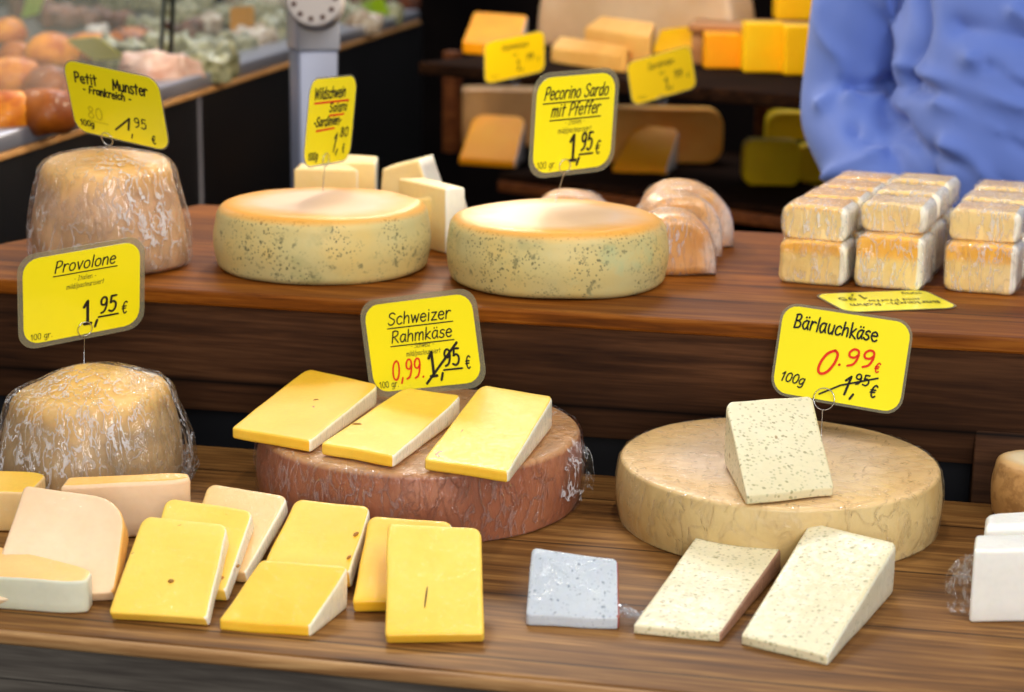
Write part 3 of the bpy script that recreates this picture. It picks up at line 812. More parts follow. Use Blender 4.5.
# herb slice on the beige wheel
zB = hB + .002
cheese('herb_cheese_slice', [(725,401),(812,395),(834,487),(747,496)], .058, .008, zB, [HERB, HERB], 'speckled herb cheese slice lying on top of the large beige wheel', rc=(.08,.05,.03,.03), pale_sides=())
# herb slices on the board
gH = 'herb cheese slices in front of the beige wheel'
cheese('herb_cheese_slice', [(699,531),(785,543),(721,633),(633,625)], .023, .008, 0, [HERB, HERBBROWN], 'smaller herb cheese slice with brownish right side, lying between blue-veined piece and larger slice', group=gH, rc=(.09,.02,.02,.02))
cheese('herb_cheese_slice', [(810,521),(898,543),(828,656),(741,635)], .044, .008, 0, [HERB, HERBSIDE], 'larger herb cheese slice at the front right with thick pale back end', group=gH, rc=(.08,.05,.02,.02))
# wrapped blue-veined piece
o, T, B = cheese('blue_cheese_piece', [(532,546),(618,558),(619,618),(526,614)], .046, .010, 0, [BLUE, plain('red_blue_label', c8(150,70,60), .4)], 'pale grey blue-veined cheese piece tightly wrapped in film, alone at front centre', rc=(.06,.06,.05,.05), sag=-.003)
a0 = (B[1]*.5+B[2]*.5)+Vector((0,0,.012))
film_flap([a0-Vector((.004,0,0)), a0+Vector((.010,-.003,-.003)), a0+Vector((.024,-.002,-.007))], .016, .022, 1, o, m=FILMH)
# front row of yellow slices
gF = 'yellow slices along the front edge of the board'
def fr(top, hb, hf, lab, m=YP, t=None, rc=(.10,.10,.03,.03), pt=(), **kw):
    r = cheese('cheese_slice', top, hb, hf, 0, m, lab, group=gF, t=t, rc=rc, **kw)
    pits(r[0], r[1], pt); return r
fr([(143,515),(228,524),(207,618),(108,612)], .050, .009, 'yellow cheese slice with small brown holes at the front left, leaning on one behind', t=.017, pt=((133,554,.0011,.0032,-.3,0),(171,581,.0026,.0024,0,0),(180,526,.0050,.0011,.6,0)))
fr([(166,497),(254,510),(226,590),(140,586)], .047, .012, 'bright yellow slice tucked behind the holed front-left slice', t=.016, pt=((200,512,.0016,.0022,0,0),(226,515,.0018,.0016,0,0),(238,566,.0014,.0024,0,0)))
fr([(208,482),(289,496),(246,572),(180,566)], .045, .012, 'pale tan slice behind the bright yellow ones left of centre', [TAN, PALE], t=.015)
fr([(296,498),(371,506),(350,572),(262,566)], .048, .020, 'yellow slice standing behind the small-holed slice in the centre-left pair', Y2P, t=.017, pt=((356,534,.0018,.0034,-.2,0),(349,557,.0014,.0030,-.2,0)))
fr([(261,558),(349,566),(311,626),(219,620)], .036, .009, 'yellow slice lying low at the front edge with pale side facing right', Y2P, rc=(.05,.06,.03,.03))
fr([(369,515),(453,521),(440,600),(352,601)], .047, .012, 'yellow slice half hidden behind the tall rectangular front slice', Y2P, t=.016)
fr([(387,523),(481,527),(484,634),(385,635)], .060, .010, 'tall rectangular yellow slice with a dark crack, rightmost of the front row', [YEL, YEL], t=.016, pt=((426,597,.0007,.0130,.03,1),), rc=(.04,.08,.03,.03))
# left corner group
def dface(name, pts, z0, th, mats, label, group=None, rot=None, **kw): pass
cheese('cheese_slice', [(24,484),(128,500),(114,592),(-14,600)], .062, .010, 0, [PINKCREAM, ORANGERIND], 'large pinkish cream slice with orange rind at the left, leaning back', group='pale slices in the left corner', t=.020, rc=(.05,.30,.05,.03), pale_sides=(1,11,10))
o, T, B = cheese('cheese_slice', [(-22,541),(94,568),(86,583),(-22,575)], .030, .028, 0, [ORANGERIND, GREYCREAM], 'cut cheese wedge with orange top and greyish white front face at lower left corner', group='pale slices in the left corner', rc=(.04,.3,.3,.04), pale_sides=(12,2,11,10,0,1,3,13))
cheese('cheese_slice', [(-24,470),(50,471),(30,492),(-24,491)], .040, .038, 0, [YEL2, TAN], 'small orange-topped wedge at the left edge below the domed wrapped cheese', group='pale slices in the left corner', pale_sides=(12,2,11), rc=(.04,.3,.25,.04))
cheese('wrapped_cheese_slice', [(68,476),(188,471),(191,480),(60,486)], .055, .052, 0, [ORANGERIND, PINKCREAM], 'pinkish wrapped slice standing in front of the domed wrapped cheese', group='pale slices in the left corner', pale_sides=(12,2,3,11,13), rc=(.1,.3,.3,.1), er=.004)
# right edge group
cR = base_at(1031, 527, 0, .038)
m = wheel_mat('brown_goat_rind', c8(186,138,80), c8(206,160,104), c8(232,210,170), c8(220,178,120), [], .037, .055, .008, coat=.3, patches=[(60,.5,.6,c8(140,96,50),.6)])
o = mk('small_goat_cheese', lathe(cR, wheel_prof(.037, .055, .009, .003), 72, .0018, 40, 7, zmin=0), m, origin=cR)
tag(o, 'small round brown-rinded cheese cut off by the right edge of the picture', 'cheese')
gW = 'white goat cheeses at the right edge'
cheese('white_cheese', [(986,512),(1062,508),(1062,524),(985,526)], .060, .060, 0, [WHITEISH, WHITEISH], 'white cheese block standing behind another at the right edge', group=gW, er=.006, rc=(.2,.2,.1,.1))
o, T, B = cheese('white_cheese', [(976,535),(1058,533),(1058,549),(974,550)], .060, .062, 0, [WHITEISH, WHITEISH], 'white cheese block nearest the front at the right edge', group=gW, er=.003, rc=(.05,.05,.05,.05))
a0 = B[3]*.5+B[0]*.5
film_flap([a0+Vector((.002,0,.045)), a0+Vector((-.012,-.004,.03)), a0+Vector((-.010,-.002,.010)), a0+Vector((.001,-.002,.003))], .02, .02, 4, o, m=FILMH, nrm=Vector((-.3,-.9,.2)))

# ======================= PACKED BLOCKS ON THE STEP (right) =======================
gK = 'film-packed yellow cheese pieces in stacked rows'
def pack(cx, cy, z, w_, d_, h_, rot, label, seed, tilt=0.0, m=None):
    """one loaf-shaped packet, plan centre, standing on z"""
    out2 = rrect(w_, h_, .009, 6, 5)
    Mx = Matrix.Translation((cx, cy, z+h_/2)) @ Matrix.Rotation(rot, 4, 'Z') @ Matrix.Rotation(tilt, 4, 'X') @ Matrix.Rotation(math.pi/2, 4, 'X')
    g = prism(out2, -d_/2, d_/2, .004, 5, Mx, .0014, 34, seed, zmin=z)
    mi = []
    V = g[0]
    nrmR = (Matrix.Rotation(rot, 3, 'Z') @ Vector((1,0,0)))
    for f in g[1]:
        c = sum((V[i] for i in f), Vector())/len(f) - Vector((cx, cy, z+h_/2))
        mi.append(1 if c.dot(nrmR) > w_/2-.007 else 0)
    o = mk('packed_cheese', (g[0], g[1], mi), [m or PACK, PACKSIDE], origin=(cx, cy, z))
    g2 = prism(rrect(w_+.003, h_+.002, .010, 8, 9), -d_/2-.0015, d_/2+.0015, .007, 8, None, 0, fill=(.95,.88,.8,.7,.6,.5,.4,.3,.2,.1,.01))
    V2 = []
    for v in g2[0]:
        k = .0012*math.sin(v.x*420+6*nz(v, 30, seed)) + .0016*nz((v.x*2.2, v.y*.5, v.z*2.2), 60, seed)
        q = v + Vector((v.x, v.y*.6, v.z)).normalized()*k; q = Mx @ q; q.z = max(q.z, z+.0003); V2.append(q)
    mk('cling_film', (V2, g2[1]), FILMP, o)
    return tag(o, label, 'packed cheese', gK)
def row(front, xoff, heights, labels, w_, n_low, n_up, dd, ddx, hh, rot, sd, upback=.010):
    p = P(front[0], front[1], Z1); k = 0
    for i in range(n_low):
        pack(p.x+ddx*i, p.y+.034+dd*i, Z1, w_, .058, hh[0], rot, labels[k], sd+k); k += 1
    for i in range(n_up):
        pack(p.x+ddx*i+xoff, p.y+.034+upback+dd*i, Z1+hh[0]-.0005, w_*.98, .058, hh[1], rot, labels[k], sd+k); k += 1
row((815,286), 0, None, ['front bottom packet of the left packed row', 'second bottom packet from the front in the left packed row', 'third bottom packet from the front in the left packed row', 'rearmost bottom packet of the left packed row',
    'front top packet of the left packed row', 'second top packet from the front in the left packed row', 'third top packet from the front in the left packed row', 'rearmost top packet of the left packed row beside the blue shirt'],
    .072, 4, 4, .0705, .014, (.047, .037), -.17, 20)
row((892,291), .002, None, ['front bottom packet of the middle packed row', 'second bottom packet from the front in the middle packed row', 'third bottom packet from the front in the middle packed row',
    'front top packet of the middle packed row', 'second top packet from the front in the middle packed row', 'rearmost top packet of the middle packed row'],
    .072, 3, 3, .086, .013, (.057, .032), -.19, 40, .022)
row((983,295), .002, None, ['front bottom packet of the right packed row', 'second bottom packet from the front in the right packed row', 'rear bottom packet of the right packed row',
    'front top packet of the right packed row', 'second top packet from the front in the right packed row', 'rearmost top packet of the right packed row'],
    .075, 3, 3, .084, .013, (.053, .033), -.15, 60, .016)

# ======================= OTHER PIECES ON THE STEP =======================
gC = 'cream cheese blocks behind the left peppered wheel'
CW = [CREAMBLOCK, CREAMWHITE]
def blk(top, hb, hf, lab, m=CW, ps=(11,), rc=(.03,.03,.03,.03), z0=Z1, t=None, lift=0.0, grp=gC, er=.003, **kw):
    return cheese('cheese_block', top, hb, hf, z0, m, lab, group=grp, rc=rc, pale_sides=ps, er=er, t=t, lift=lift, **kw)
blk([(300,163),(349,164),(358,170),(294,169)], .060, .058, 'cream cheese block directly behind the wild boar card, pale right end')
blk([(334,154),(378,156),(376,163),(332,162)], .060, .058, 'deeper yellow cream block peeping between two paler blocks behind the left peppered wheel')
blk([(398,178),(446,189),(465,187),(424,177)], .075, .075, 'cream block standing low at the right shoulder of the left peppered wheel')
# wedge with steep white side
def wedge3(px0, px1, py, z0, w_, d_, h_, rot, lab, seed, apex=.72):
    c = P((px0+px1)/2, py, z0)
    out2 = [(-w_/2, 0), (w_/2, 0), (w_/2*apex*.4, h_), (-w_/2*.9, h_*.82)]
    o2 = []
    for i in range(4):
        a, b = Vector(out2[i]), Vector(out2[(i+1) % 4])
        for k in range(8): o2.append(tuple(a+(b-a)*k/8))
    o2 = [(x, y-h_/2) for x, y in o2]
    Mx = Matrix.Translation((c.x, c.y+d_/2, z0+h_/2)) @ Matrix.Rotation(rot, 4, 'Z') @ Matrix.Rotation(math.pi/2, 4, 'X')
    g = prism(o2, -d_/2, d_/2, .003, 4, Mx, .0008, 30, seed, zmin=z0)
    V = g[0]; nr = Matrix.Rotation(rot, 3, 'Z') @ Vector((1,0,0))
    mi = []
    for f in g[1]:
        a, b, c_ = V[f[0]], V[f[1]], V[f[2]]
        n = (b-a).cross(c_-a); cc = sum((V[i] for i in f), Vector())/len(f)-Vector((c.x, c.y+d_/2, z0+h_/2))
        if n.length > 0: n.normalize()
        if n.dot(cc) < 0: n = -n
        mi.append(1 if n.dot(nr) > .6 else 0)
    o = mk('cheese_wedge', (g[0], g[1], mi), CW); return tag(o, lab, 'cheese', gC)
wedge3(374, 450, 222, Z1, .082, .05, .078, -.12, 'cream wedge with pointed top and sloping white right side behind the left peppered wheel', 71)
wedge3(405, 470, 251, Z1, .076, .05, .066, -.3, 'cream block with white right end standing between the two peppered wheels', 72)
# wrapped half loaves behind the second peppered wheel
def lf_end(m, c):
    sx = m.n('ShaderNodeSeparateXYZ'); m.l(m.tc.outputs['Object'], sx.inputs[0])
    k = m.math('ADD', sx.outputs[0], m.math('MULTIPLY', m.math('SUBTRACT', m.noise(m.coord((1,1,1), True), 40, 4), .5), .05))
    return m.mix(m.ramp(k, [(.020, 0.0), (.044, .8)]), c, c8(214,206,204))
LOAF = cheese_mat('orange_wrapped_rind', c8(206,138,66), c8(222,166,98), coat=1, coat_rough=.1, wr=1.0, axis=(1,1,.3), rind=lf_end)
LOAFW = LOAF
gL = 'orange wrapped half loaves behind the mottled peppered wheel'
def loaf(px, py, w_, L_, h_, rot, lab, seed):
    c = P(px, py, Z1)
    n = 28; o2 = []
    for k in range(n+1):
        a = math.pi*k/n; o2.append((w_/2*math.copysign(abs(math.cos(a))**.75, math.cos(a)), h_*math.sin(a)**.75))
    for k in range(1, 8): o2.append((-w_/2+w_*k/8, 0))
    o2 = [(x, y-h_*.45) for x, y in o2]
    Mx = Matrix.Translation((c.x, c.y, Z1+h_*.45)) @ Matrix.Rotation(rot, 4, 'Z') @ Matrix.Rotation(math.pi/2, 4, 'X')
    g = prism(o2, -L_, 0, .010, 5, Mx, .003, 26, seed, zmin=Z1)
    V = g[0]; mi = []
    fn = Matrix.Rotation(rot, 3, 'Z') @ Vector((0,-1,0))
    fn2 = Matrix.Rotation(rot, 3, 'Z') @ Vector((1,0,0))
    for f in g[1]:
        cc = sum((V[i] for i in f), Vector())/len(f) - c
        mi.append(1 if (cc.dot(fn2) > w_*.36) else 0)
    o = mk('wrapped_half_loaf', (g[0], g[1]), LOAF, origin=c)
    g2 = prism([(x*1.02, y*1.02) for x, y in o2], -L_-.001, .001, .010, 9, None, 0, fill=(.95,.88,.8,.7,.6,.5,.4,.3,.2,.1,.01))
    V2 = []
    for v in g2[0]:
        k = .0022*nz((v.x*2.2, v.y*.6, v.z*2.2), 50, seed) + .0008*math.sin(v.x*300+5*nz(v, 25, seed))
        q = Mx @ (v + v.normalized()*k); q.z = max(q.z, Z1+.0003); V2.append(q)
    mk('cling_film', (V2, g2[1]), FILMP, o)
    return tag(o, lab, 'wrapped cheese', gL)
loaf(676, 277, .090, .07, .066, .25, 'front wrapped orange half loaf at the right shoulder of the mottled peppered wheel', 81)
loaf(680, 258, .100, .06, .070, .30, 'middle wrapped orange half loaf behind the mottled peppered wheel', 82)
loaf(692, 249, .102, .09, .070, .35, 'rearmost wrapped orange half loaf with whitish end, right of the mottled peppered wheel', 83)
loaf(570, 236, .10, .05, .050, .1, 'wrapped orange half loaf showing only its top behind the card with two title lines', 84)
# ======================= SIGNS =======================
def printed(lines, y0, dy, hh, fits, price=(0, -.35), sub=('- Italien -', 'mild/pasteurisiert'), cx=.0, pen=.12, suby=None, extra=None):
    def f(W, H):
        g = []
        y = y0*H
        for i, s in enumerate(lines):
            wd = fits[i]*W
            a, _ = txt(s, cx*W-wd/2, y, hh*H, 'l', .2, pen, fit=wd); g.append(a)
            g.append(line(cx*W-wd/2-.001, y-hh*H*.30, cx*W+wd/2+.002, y-hh*H*.30, hh*H*.10)); y -= dy*H
        o = [('title_lettering', INK, g)]
        ys = (suby if suby is not None else y0-dy*(len(lines)-1)-.12)*H
        s1, _ = txt(sub[0], cx*W, ys, .05*H, 'c', .2, .09, .8); s2, _ = txt(sub[1], cx*W, ys-.08*H, .052*H, 'c', .2, .09, .72)
        o.append(('small_lettering', SOFTINK, [s1, s2])); o.append(('weight_lettering', INK, [txt('100 gr.', -.42*W, -.42*H, .065*H, 'l', 0, .1, .85)[0]]))
        px_, py_ = price
        o.append(('price_lettering', INK, [txt('!', px_*W, py_*H, .25*H, 'l', 0, .13, .75)[0], txt(',', (px_+.085)*W, (py_-.0)*H, .25*H, 'l', 0, .11)[0],
             txt('95', (px_+.135)*W, (py_+.09)*H, .17*H, 'l', .1, .14, fit=.14*W)[0], line((px_+.13)*W, (py_+.05)*H, (px_+.29)*W, (py_+.05)*H, .02*H),
             txt('€', (px_+.32)*W, (py_+.04)*H, .13*H, 'l', .1, .12, .62)[0]]))
        if extra: o += extra(W, H)
        return o
    return f
SOFTINK = plain('small_print_ink', (.10,.08,.02), .5)
# Provolone
pinV = Vector((P(84, 362, .113).x, P(84, 362, .113).y, .111))
sign([(20,259),(144,236),(144,327),(21,349)], depth_of(pinV)-.004, .128, 'printed yellow Provolone price card pinned in the domed wrapped cheese at left', printed(['Provolone'], .27, .15, .12, [.49], (0, -.35), cx=.02), loop=(85,329), pin=pinV)
# Petit Munster
def w_mun(W, H):
    return [('title_lettering', INK, [txt('Petit', -.40*W, .21*H, .135*H, 'l', .12, .17, fit=.24*W, rot=.05, jit=.12)[0], txt('Munster', .0*W, .21*H, .14*H, 'l', .1, .17, fit=.36*W, rot=.03, jit=.12)[0],
        txt('- Frankreich -', -.33*W, .09*H, .10*H, 'l', .2, .21, fit=.5*W, jit=.15)[0]]),
        ('faded_number', FAINT, [txt('80', -.33*W, -.26*H, .16*H, 'l', .1, .12, fit=.16*W)[0], line(-.33*W, -.30*H, -.12*W, -.30*H, .012*H)]),
        ('price_lettering', INK, [line(-.05*W, -.35*H, .12*W, -.15*H, .025*H), line(.12*W, -.15*H, .09*W, -.31*H, .03*H), txt(',', .10*W, -.38*H, .2*H, 'l', 0, .1)[0],
        txt('95', .16*W, -.25*H, .13*H, 'l', .1, .13, fit=.13*W)[0], txt('€', .32*W, -.43*H, .11*H, 'l', .1, .14, .8)[0]]), ('weight_lettering', INK, [txt('100g', -.43*W, -.39*H, .08*H, 'l', .15, .2, 1, .03)[0]])]
pinM = cM + Vector((-.004, -.02, .120))
sign([(59,59),(160,78),(168,153),(78,130)], depth_of(pinM)-.01, .128, 'handwritten yellow Petit Munster card tilted right above the far left wrapped cheese', w_mun, loop=(107,139), pin=pinM, margin=.002)
# Wildschwein
def w_wild(W, H):
    ul = lambda x0, y0, x1, y1: line(x0*W, y0*H, x1*W, y1*H, .022*H)
    return [('title_lettering', INK, [txt('Wildschwein', -.40*W, .26*H, .12*H, 'l', .15, .17, fit=.66*W, rot=.0, jit=.1)[0], txt('Salami', -.06*W, .10*H, .10*H, 'l', .15, .18, fit=.38*W, jit=.12)[0],
        txt('-Sardinien-', -.36*W, -.05*H, .10*H, 'l', .15, .20, fit=.58*W, jit=.12)[0]]),
        ('red_underline', RED, [ul(-.38, .215, .34, .215)]), ('red_underline', RED, [ul(-.04, .06, .26, .06)]), ('red_underline', RED, [ul(-.30, -.10, .08, -.09)]),
        ('price_lettering', INK, [txt('1,', .06*W, -.36*H, .2*H, 'l', .3, .14)[0], txt('80', .22*W, -.20*H, .10*H, 'l', .15, .20, fit=.17*W)[0], txt('€', .30*W, -.39*H, .10*H, 'l', .1, .15, .7)[0]]), ('weight_lettering', INK, [txt('100g', -.42*W, -.42*H, .08*H, 'l', .15, .2, fit=.2*W)[0]])]
pinW = Vector((P(323, 191, Z1+.071).x, P(323, 191, Z1+.071).y, Z1+.070))
sign([(311,80),(358,73),(350,162),(303,167)], depth_of(pinW)-.004, .118, 'handwritten yellow card with red underlines above the left peppered wheel', w_wild, loop=(326,160), pin=pinW, margin=.0025)
# Pecorino
pinP = Vector((P(556, 203, Z1+.070).x, P(556, 203, Z1+.070).y, Z1+.070))
sign([(536,77),(619,67),(613,170),(529,177)], depth_of(pinP)-.004, .115, 'printed yellow Pecorino Sardo mit Pfeffer card above the mottled peppered wheel', printed(['Pecorino Sardo', 'mit Pfeffer'], .25, .17, .12, [.76, .58], (-.05, -.37), suby=-.01), loop=(565,166), pin=pinP, margin=.0065)
# Schweizer
def sch_extra(W, H):
    return [('reduced_price', RED, [txt('0,99.', -.30*W, -.35*H, .20*H, 'l', .15, .10, fit=.29*W)[0]]), ('strike_line', INK, [line(.0*W, -.42*H, .30*W, -.03*H, .028*H)])]
pinS = cS + Vector((-.005, .05, hS))
sch = printed(['Schweizer', 'Rahmkäse'], .23, .19, .12, [.55, .53], (.03, -.35), sub=('- Schweiz -', 'mild/pasteurisiert'), extra=sch_extra, suby=-.035)
sign([(360,302),(472,290),(486,384),(371,398)], depth_of(pinS), .125, 'printed yellow Schweizer Rahmkäse card with struck-out price on the red-brown wheel', sch, loop=(428,402), pin=pinS, sgn=-1)
# Bärlauch
def w_bar(W, H):
    return [('title_lettering', INK, [txt('Bärlauchkäse', -.39*W, .25*H, .145*H, 'l', .1, .14, fit=.64*W, rot=-.02, jit=.10)[0]]),
        ('reduced_price', RED, [txt('0', -.19*W, -.20*H, .27*H, 'l', .45, .11, 1.0, .0)[0], txt('.99', -.02*W, -.08*H, .18*H, 'l', .25, .14, fit=.27*W, rot=.08)[0], txt('€', .26*W, -.09*H, .10*H, 'l', .2, .16, .8)[0]]),
        ('old_price', INK, [txt('1,', .03*W, -.38*H, .20*H, 'l', .25, .13)[0], txt('95', .13*W, -.25*H, .11*H, 'l', .1, .17, fit=.11*W)[0], txt('€', .25*W, -.36*H, .13*H, 'l', .2, .15, .8)[0]]),
        ('strike_line', INK, [line(-.12*W, -.42*H, .03*W, -.29*H, .02*H), line(.03*W, -.29*H, .30*W, -.15*H, .02*H)]),
        ('weight_lettering', INK, [txt('100g', -.44*W, -.34*H, .10*H, 'l', .25, .16, fit=.19*W, rot=-.05)[0]])]
pinB = Vector((P(821, 440, hB).x, P(821, 440, hB).y, hB))
sign([(781,303),(914,321),(898,416),(770,392)], depth_of(pinB)-.004, .132, 'handwritten yellow Bärlauchkäse card with red 0.99 price on the large beige wheel', w_bar, loop=(824,399), pin=pinB, margin=.003, ringr=.0105)
# card lying face up on the step, upside down
cc = P(886, 302, Z1); q0, q1 = P(838, 309, Z1), P(948, 309, Z1)
X = -(Vector((q1.x-q0.x, q1.y-q0.y+.022, 0)).normalized()); Z = Vector((0,0,1)); Y = Z.cross(X)
Ml = Matrix(((X.x, Y.x, 0, cc.x), (X.y, Y.y, 0, cc.y), (0, 0, 1, Z1+.0012), (0,0,0,1)))
def w_ly(W, H):
    return [('title_lettering', INK, [txt('Bärlauch- Rahm', -.42*W, .12*H, .13*H, 'l', .15, .12, .9)[0], txt('mild Pfeffer', -.3*W, -.04*H, .09*H, 'l', .15, .14)[0]]),
            ('price_lettering', INK, [txt('1,', .1*W, -.32*H, .2*H, 'l', .1, .12)[0], txt('95', .22*W, -.22*H, .15*H, 'l', .1, .13)[0], txt('100g', -.42*W, -.36*H, .09*H, 'l', .1, .14)[0]])]
sign(None, None, None, 'yellow price card lying flat and upside down on the step before the packed pieces', w_ly, M=Ml, W=.125, H=.088, margin=.003)
# ======================= BACK SHELVES =======================
zA, zC = .246, .026
A0, A1 = P(418, 62, zA), P(800, 96, zA)
d = (A1-A0); d.z = 0; d.normalize(); nb = Vector((-d.y, d.x, 0))      # nb points away from the camera
AR = A1 + d*.10
C0 = P(440, 166, zC); off = (C0-A0).dot(nb); 
t = thing('back_shelf_rack', (A0.x, A0.y, GROUND), 'dark wooden rack with two cheese shelves behind the seller', 'shelf')
CL = A0 + d*0.02 + nb*off; CRr = AR + nb*off
def pl(p): return (p.x, p.y)
mk('shelf_board', frame_box(pl(A0), pl(AR), zA-.022, zA, 0, .54, .003), W_SHELF, t)
mk('shelf_board', frame_box(pl(CL), pl(CRr), zC-.012, zC, .0, .55, .003), W_SHELF, t)
mk('shelf_edge', frame_box(pl(CL), pl(CRr), zC-.034, zC-.0125, -.004, .02, .003), W_SHELFRIM, t)['label'] = 'lighter brown front edge strip'
mk('shelf_board', frame_box(pl(CL+d*.02), pl(CRr), zC-.20, zC-.17, .03, .4, .003), W_SHELF, t)
bw = plain('rack_back_panel', c8(14,9,8), .95, Specular_IOR_Level=.02)
mk('back_panel', frame_box(pl(A0), pl(AR), GROUND, zA-.02, .555+off, .57+off), bw, t)
for a in (P(442, 152, zC), P(752, 168, zC)):
    mk('upright', frame_box(pl(a), pl(a+d*.028), zC, zA-.02, 0, .03, .002), W_SHELFRIM, t)
for s_ in (.05, .7):
    a = CL + d*s_ + nb*.05; mk('leg', frame_box(pl(a), pl(a+d*.04), GROUND, zC-.034, 0, .04, .002), W_SHELF, t)
gB = 'cheese pieces on the back shelves'
def sblk(top, hb, hf, z0, m, lab, rc=(.05,.05,.05,.05), ps=(), er=.004, name='cheese_block', **kw):
    ms = m if isinstance(m, list) else [m, m]
    return cheese(name, top, hb, hf, z0, ms, lab, group=gB, rc=rc, pale_sides=ps, er=er, **kw)
WRAPW = cheese_mat('wrapped_silvery_end', c8(196,190,190), c8(222,216,214), coat=1, wr=1)
# upper shelf
sblk([(474,11),(528,15),(520,45),(462,42)], (.065,.065), .022, zA, [BACKORANGE, WRAPW], 'orange cheese wedge with silvery wrapped end, left end of upper back shelf', ps=(11,))
sblk([(560,35),(628,46),(622,57),(551,48)], .045, .026, zA, BACKTAN, 'lower pale tan wedge behind the left back-shelf sign on the upper shelf')
o,_,_ = sblk([(602,15),(655,22),(650,38),(584,28)], .085, .062, zA, BACKTAN, 'upper pale tan wedge overlapping the lower one on the upper shelf')
sblk([(665,17),(702,20),(690,55),(652,50)], .068, .012, zA, [BACKYEL, WRAPW], 'orange yellow wedge behind the right back-shelf sign', ps=(11,))
def face_block(x0, x1, y0, y1, z0, m, lab, dep=.06, r=.004, rot=0, group=gB, name='cheese_block', round_=.004, ang=None):
    """block whose front face spans these picture columns and rows, standing on z0"""
    p0, p1 = P(x0, y1, z0), P(x1, y1, z0); sc = depth_of((p0+p1)/2)/FPX
    wv = (x1-x0)*sc; h = (y1-y0)*sc/math.cos(math.radians(7)); c = (p0+p1)/2
    a = ang if ang is not None else YAW
    out2 = rrect(wv, h, min(round_, h*.45), 6, 4)
    Mx = Matrix.Translation((c.x, c.y, z0+h/2)) @ Matrix.Rotation(a, 4, 'Z') @ Matrix.Rotation(math.pi/2, 4, 'X')
    g = prism(out2, -dep, 0, r, 4, Mx, .001, 25, x0*.1, zmin=z0)
    o = mk(name, g, m, origin=(c.x, c.y, z0)); return tag(o, lab, 'cheese', group)
face_block(704, 741, 34, 69, zA, BACKORANGE, 'orange cheese block, left one of three on the upper back shelf')
face_block(743, 784, 24, 73, zA, BACKYEL, 'tall light yellow cheese block, middle of three on the upper back shelf')
face_block(784, 822, 27, 76, zA, BACKYEL, 'yellow cheese block beside the blue sleeve on the upper back shelf')
# wooden plate with two pieces behind
pz = zA+.072
q0, q1 = P(688, 24, pz), P(830, 28, pz)
t = thing('wooden_riser', ((q0+q1)/2).to_tuple()[:2]+(zA,), 'small wooden riser board behind the three yellow blocks on the upper shelf', 'board')
W_R = wood('riser_wood', c8(150,96,52), c8(190,132,84), c8(214,162,112), None, .5)
mk('riser_top', frame_box(pl(q0), pl(q1), pz-.014, pz, 0, .16, .003), W_R, t)
for s_ in (.02, .8):
    a = q0+(q1-q0)*s_; a2 = q0+(q1-q0)*(s_+.08); mk('riser_foot', frame_box(pl(a), pl(a2), zA, pz-.014, .02, .14, .002), W_R, t)
face_block(690, 735, -12, 18, pz, BACKYEL, 'yellow wedge on the wooden riser, left piece')
face_block(776, 822, -14, 20, pz, BACKYEL, 'yellow wedge on the wooden riser beside the blue sleeve')
# big pale wheel half standing behind on the upper shelf
c = (A0+d*.17+nb*.42)
g_ = []
n = 40; R0 = .22
o2 = [(R0*math.copysign(abs(math.cos(math.pi*k/n))**.7, math.cos(math.pi*k/n)), R0*.95*math.sin(math.pi*k/n)**.7) for k in range(n+1)] + [(-R0+2*R0*k/14, 0) for k in range(1, 14)]
o2 = [(x, y-.09) for x, y in o2]
Mx = Matrix.Translation((c.x, c.y, zA+.09)) @ Matrix.Rotation(math.atan2(d.y, d.x), 4, 'Z') @ Matrix.Rotation(math.pi/2, 4, 'X')
g = prism(o2, -.09, 0, .008, 4, Mx, .002, 20, 3, zmin=zA)
tag(mk('half_cheese_wheel', g, cheese_mat('beige_half_wheel', c8(206,170,130), c8(222,190,154), coat=.7, wr=.6), origin=(c.x, c.y, zA)), 'large beige half wheel standing at the back of the upper shelf', 'cheese', gB)
# lower shelf
face_block(453, 548, 90, 146, zC+.0, cheese_mat('wrapped_orange_half', c8(212,150,78), c8(226,176,110), coat=1, wr=1), 'wrapped orange-brown half wheel at the left end of the lower back shelf', dep=.07, round_=.03, name='half_cheese_wheel')
sblk([(474,113),(527,116),(516,162),(459,158)], .085, .012, zC, [BACKORANGE, WRAPW], 'orange yellow wedge with wrapped right side on the lower back shelf', ps=(11,), rc=(.2,.2,.03,.03))
face_block(588, 722, 109, 163, zC, cheese_mat('tan_rounded_half', c8(226,150,56), c8(236,170,80), coat=.0, spec=.15), 'long rounded tan half wheel in the middle of the lower back shelf', dep=.05, round_=.032, name='half_cheese_wheel')
sblk([(636,124),(680,128),(668,168),(612,166)], .075, .012, zC, [BACKORANGE, WRAPW], 'orange wedge with silvery wrapped side in front of the tan half wheel', ps=(11,), rc=(.25,.15,.03,.03))
o = face_block(766, 838, 113, 175, zC, BACKGREENY, 'yellow round cheese with a green lettered band beside the blue sleeve', dep=.06, round_=.022, name='round_cheese')
pt = Vector(o['_o'])
sc = depth_of(pt)/FPX
gband = box(-.052, .052, -.0016, .03, .052, .066); Mb = Matrix.Translation(pt) @ Matrix.Rotation(YAW, 4, 'Z')
mk('green_band', xf(gband, Mb), plain('dark_green_band', c8(40,66,28), .5), o)['label'] = 'dark green printed band'
face_block(743, 800, 141, 186, zC, BACKGREENY, 'lemon yellow rounded cheese in front of the green-banded one', dep=.05, round_=.018, name='round_cheese')
face_block(797, 838, 146, 184, zC, BACKGREENY, 'lemon yellow cheese half hidden by the blue sleeve on the lower shelf', dep=.05, round_=.02, name='round_cheese')
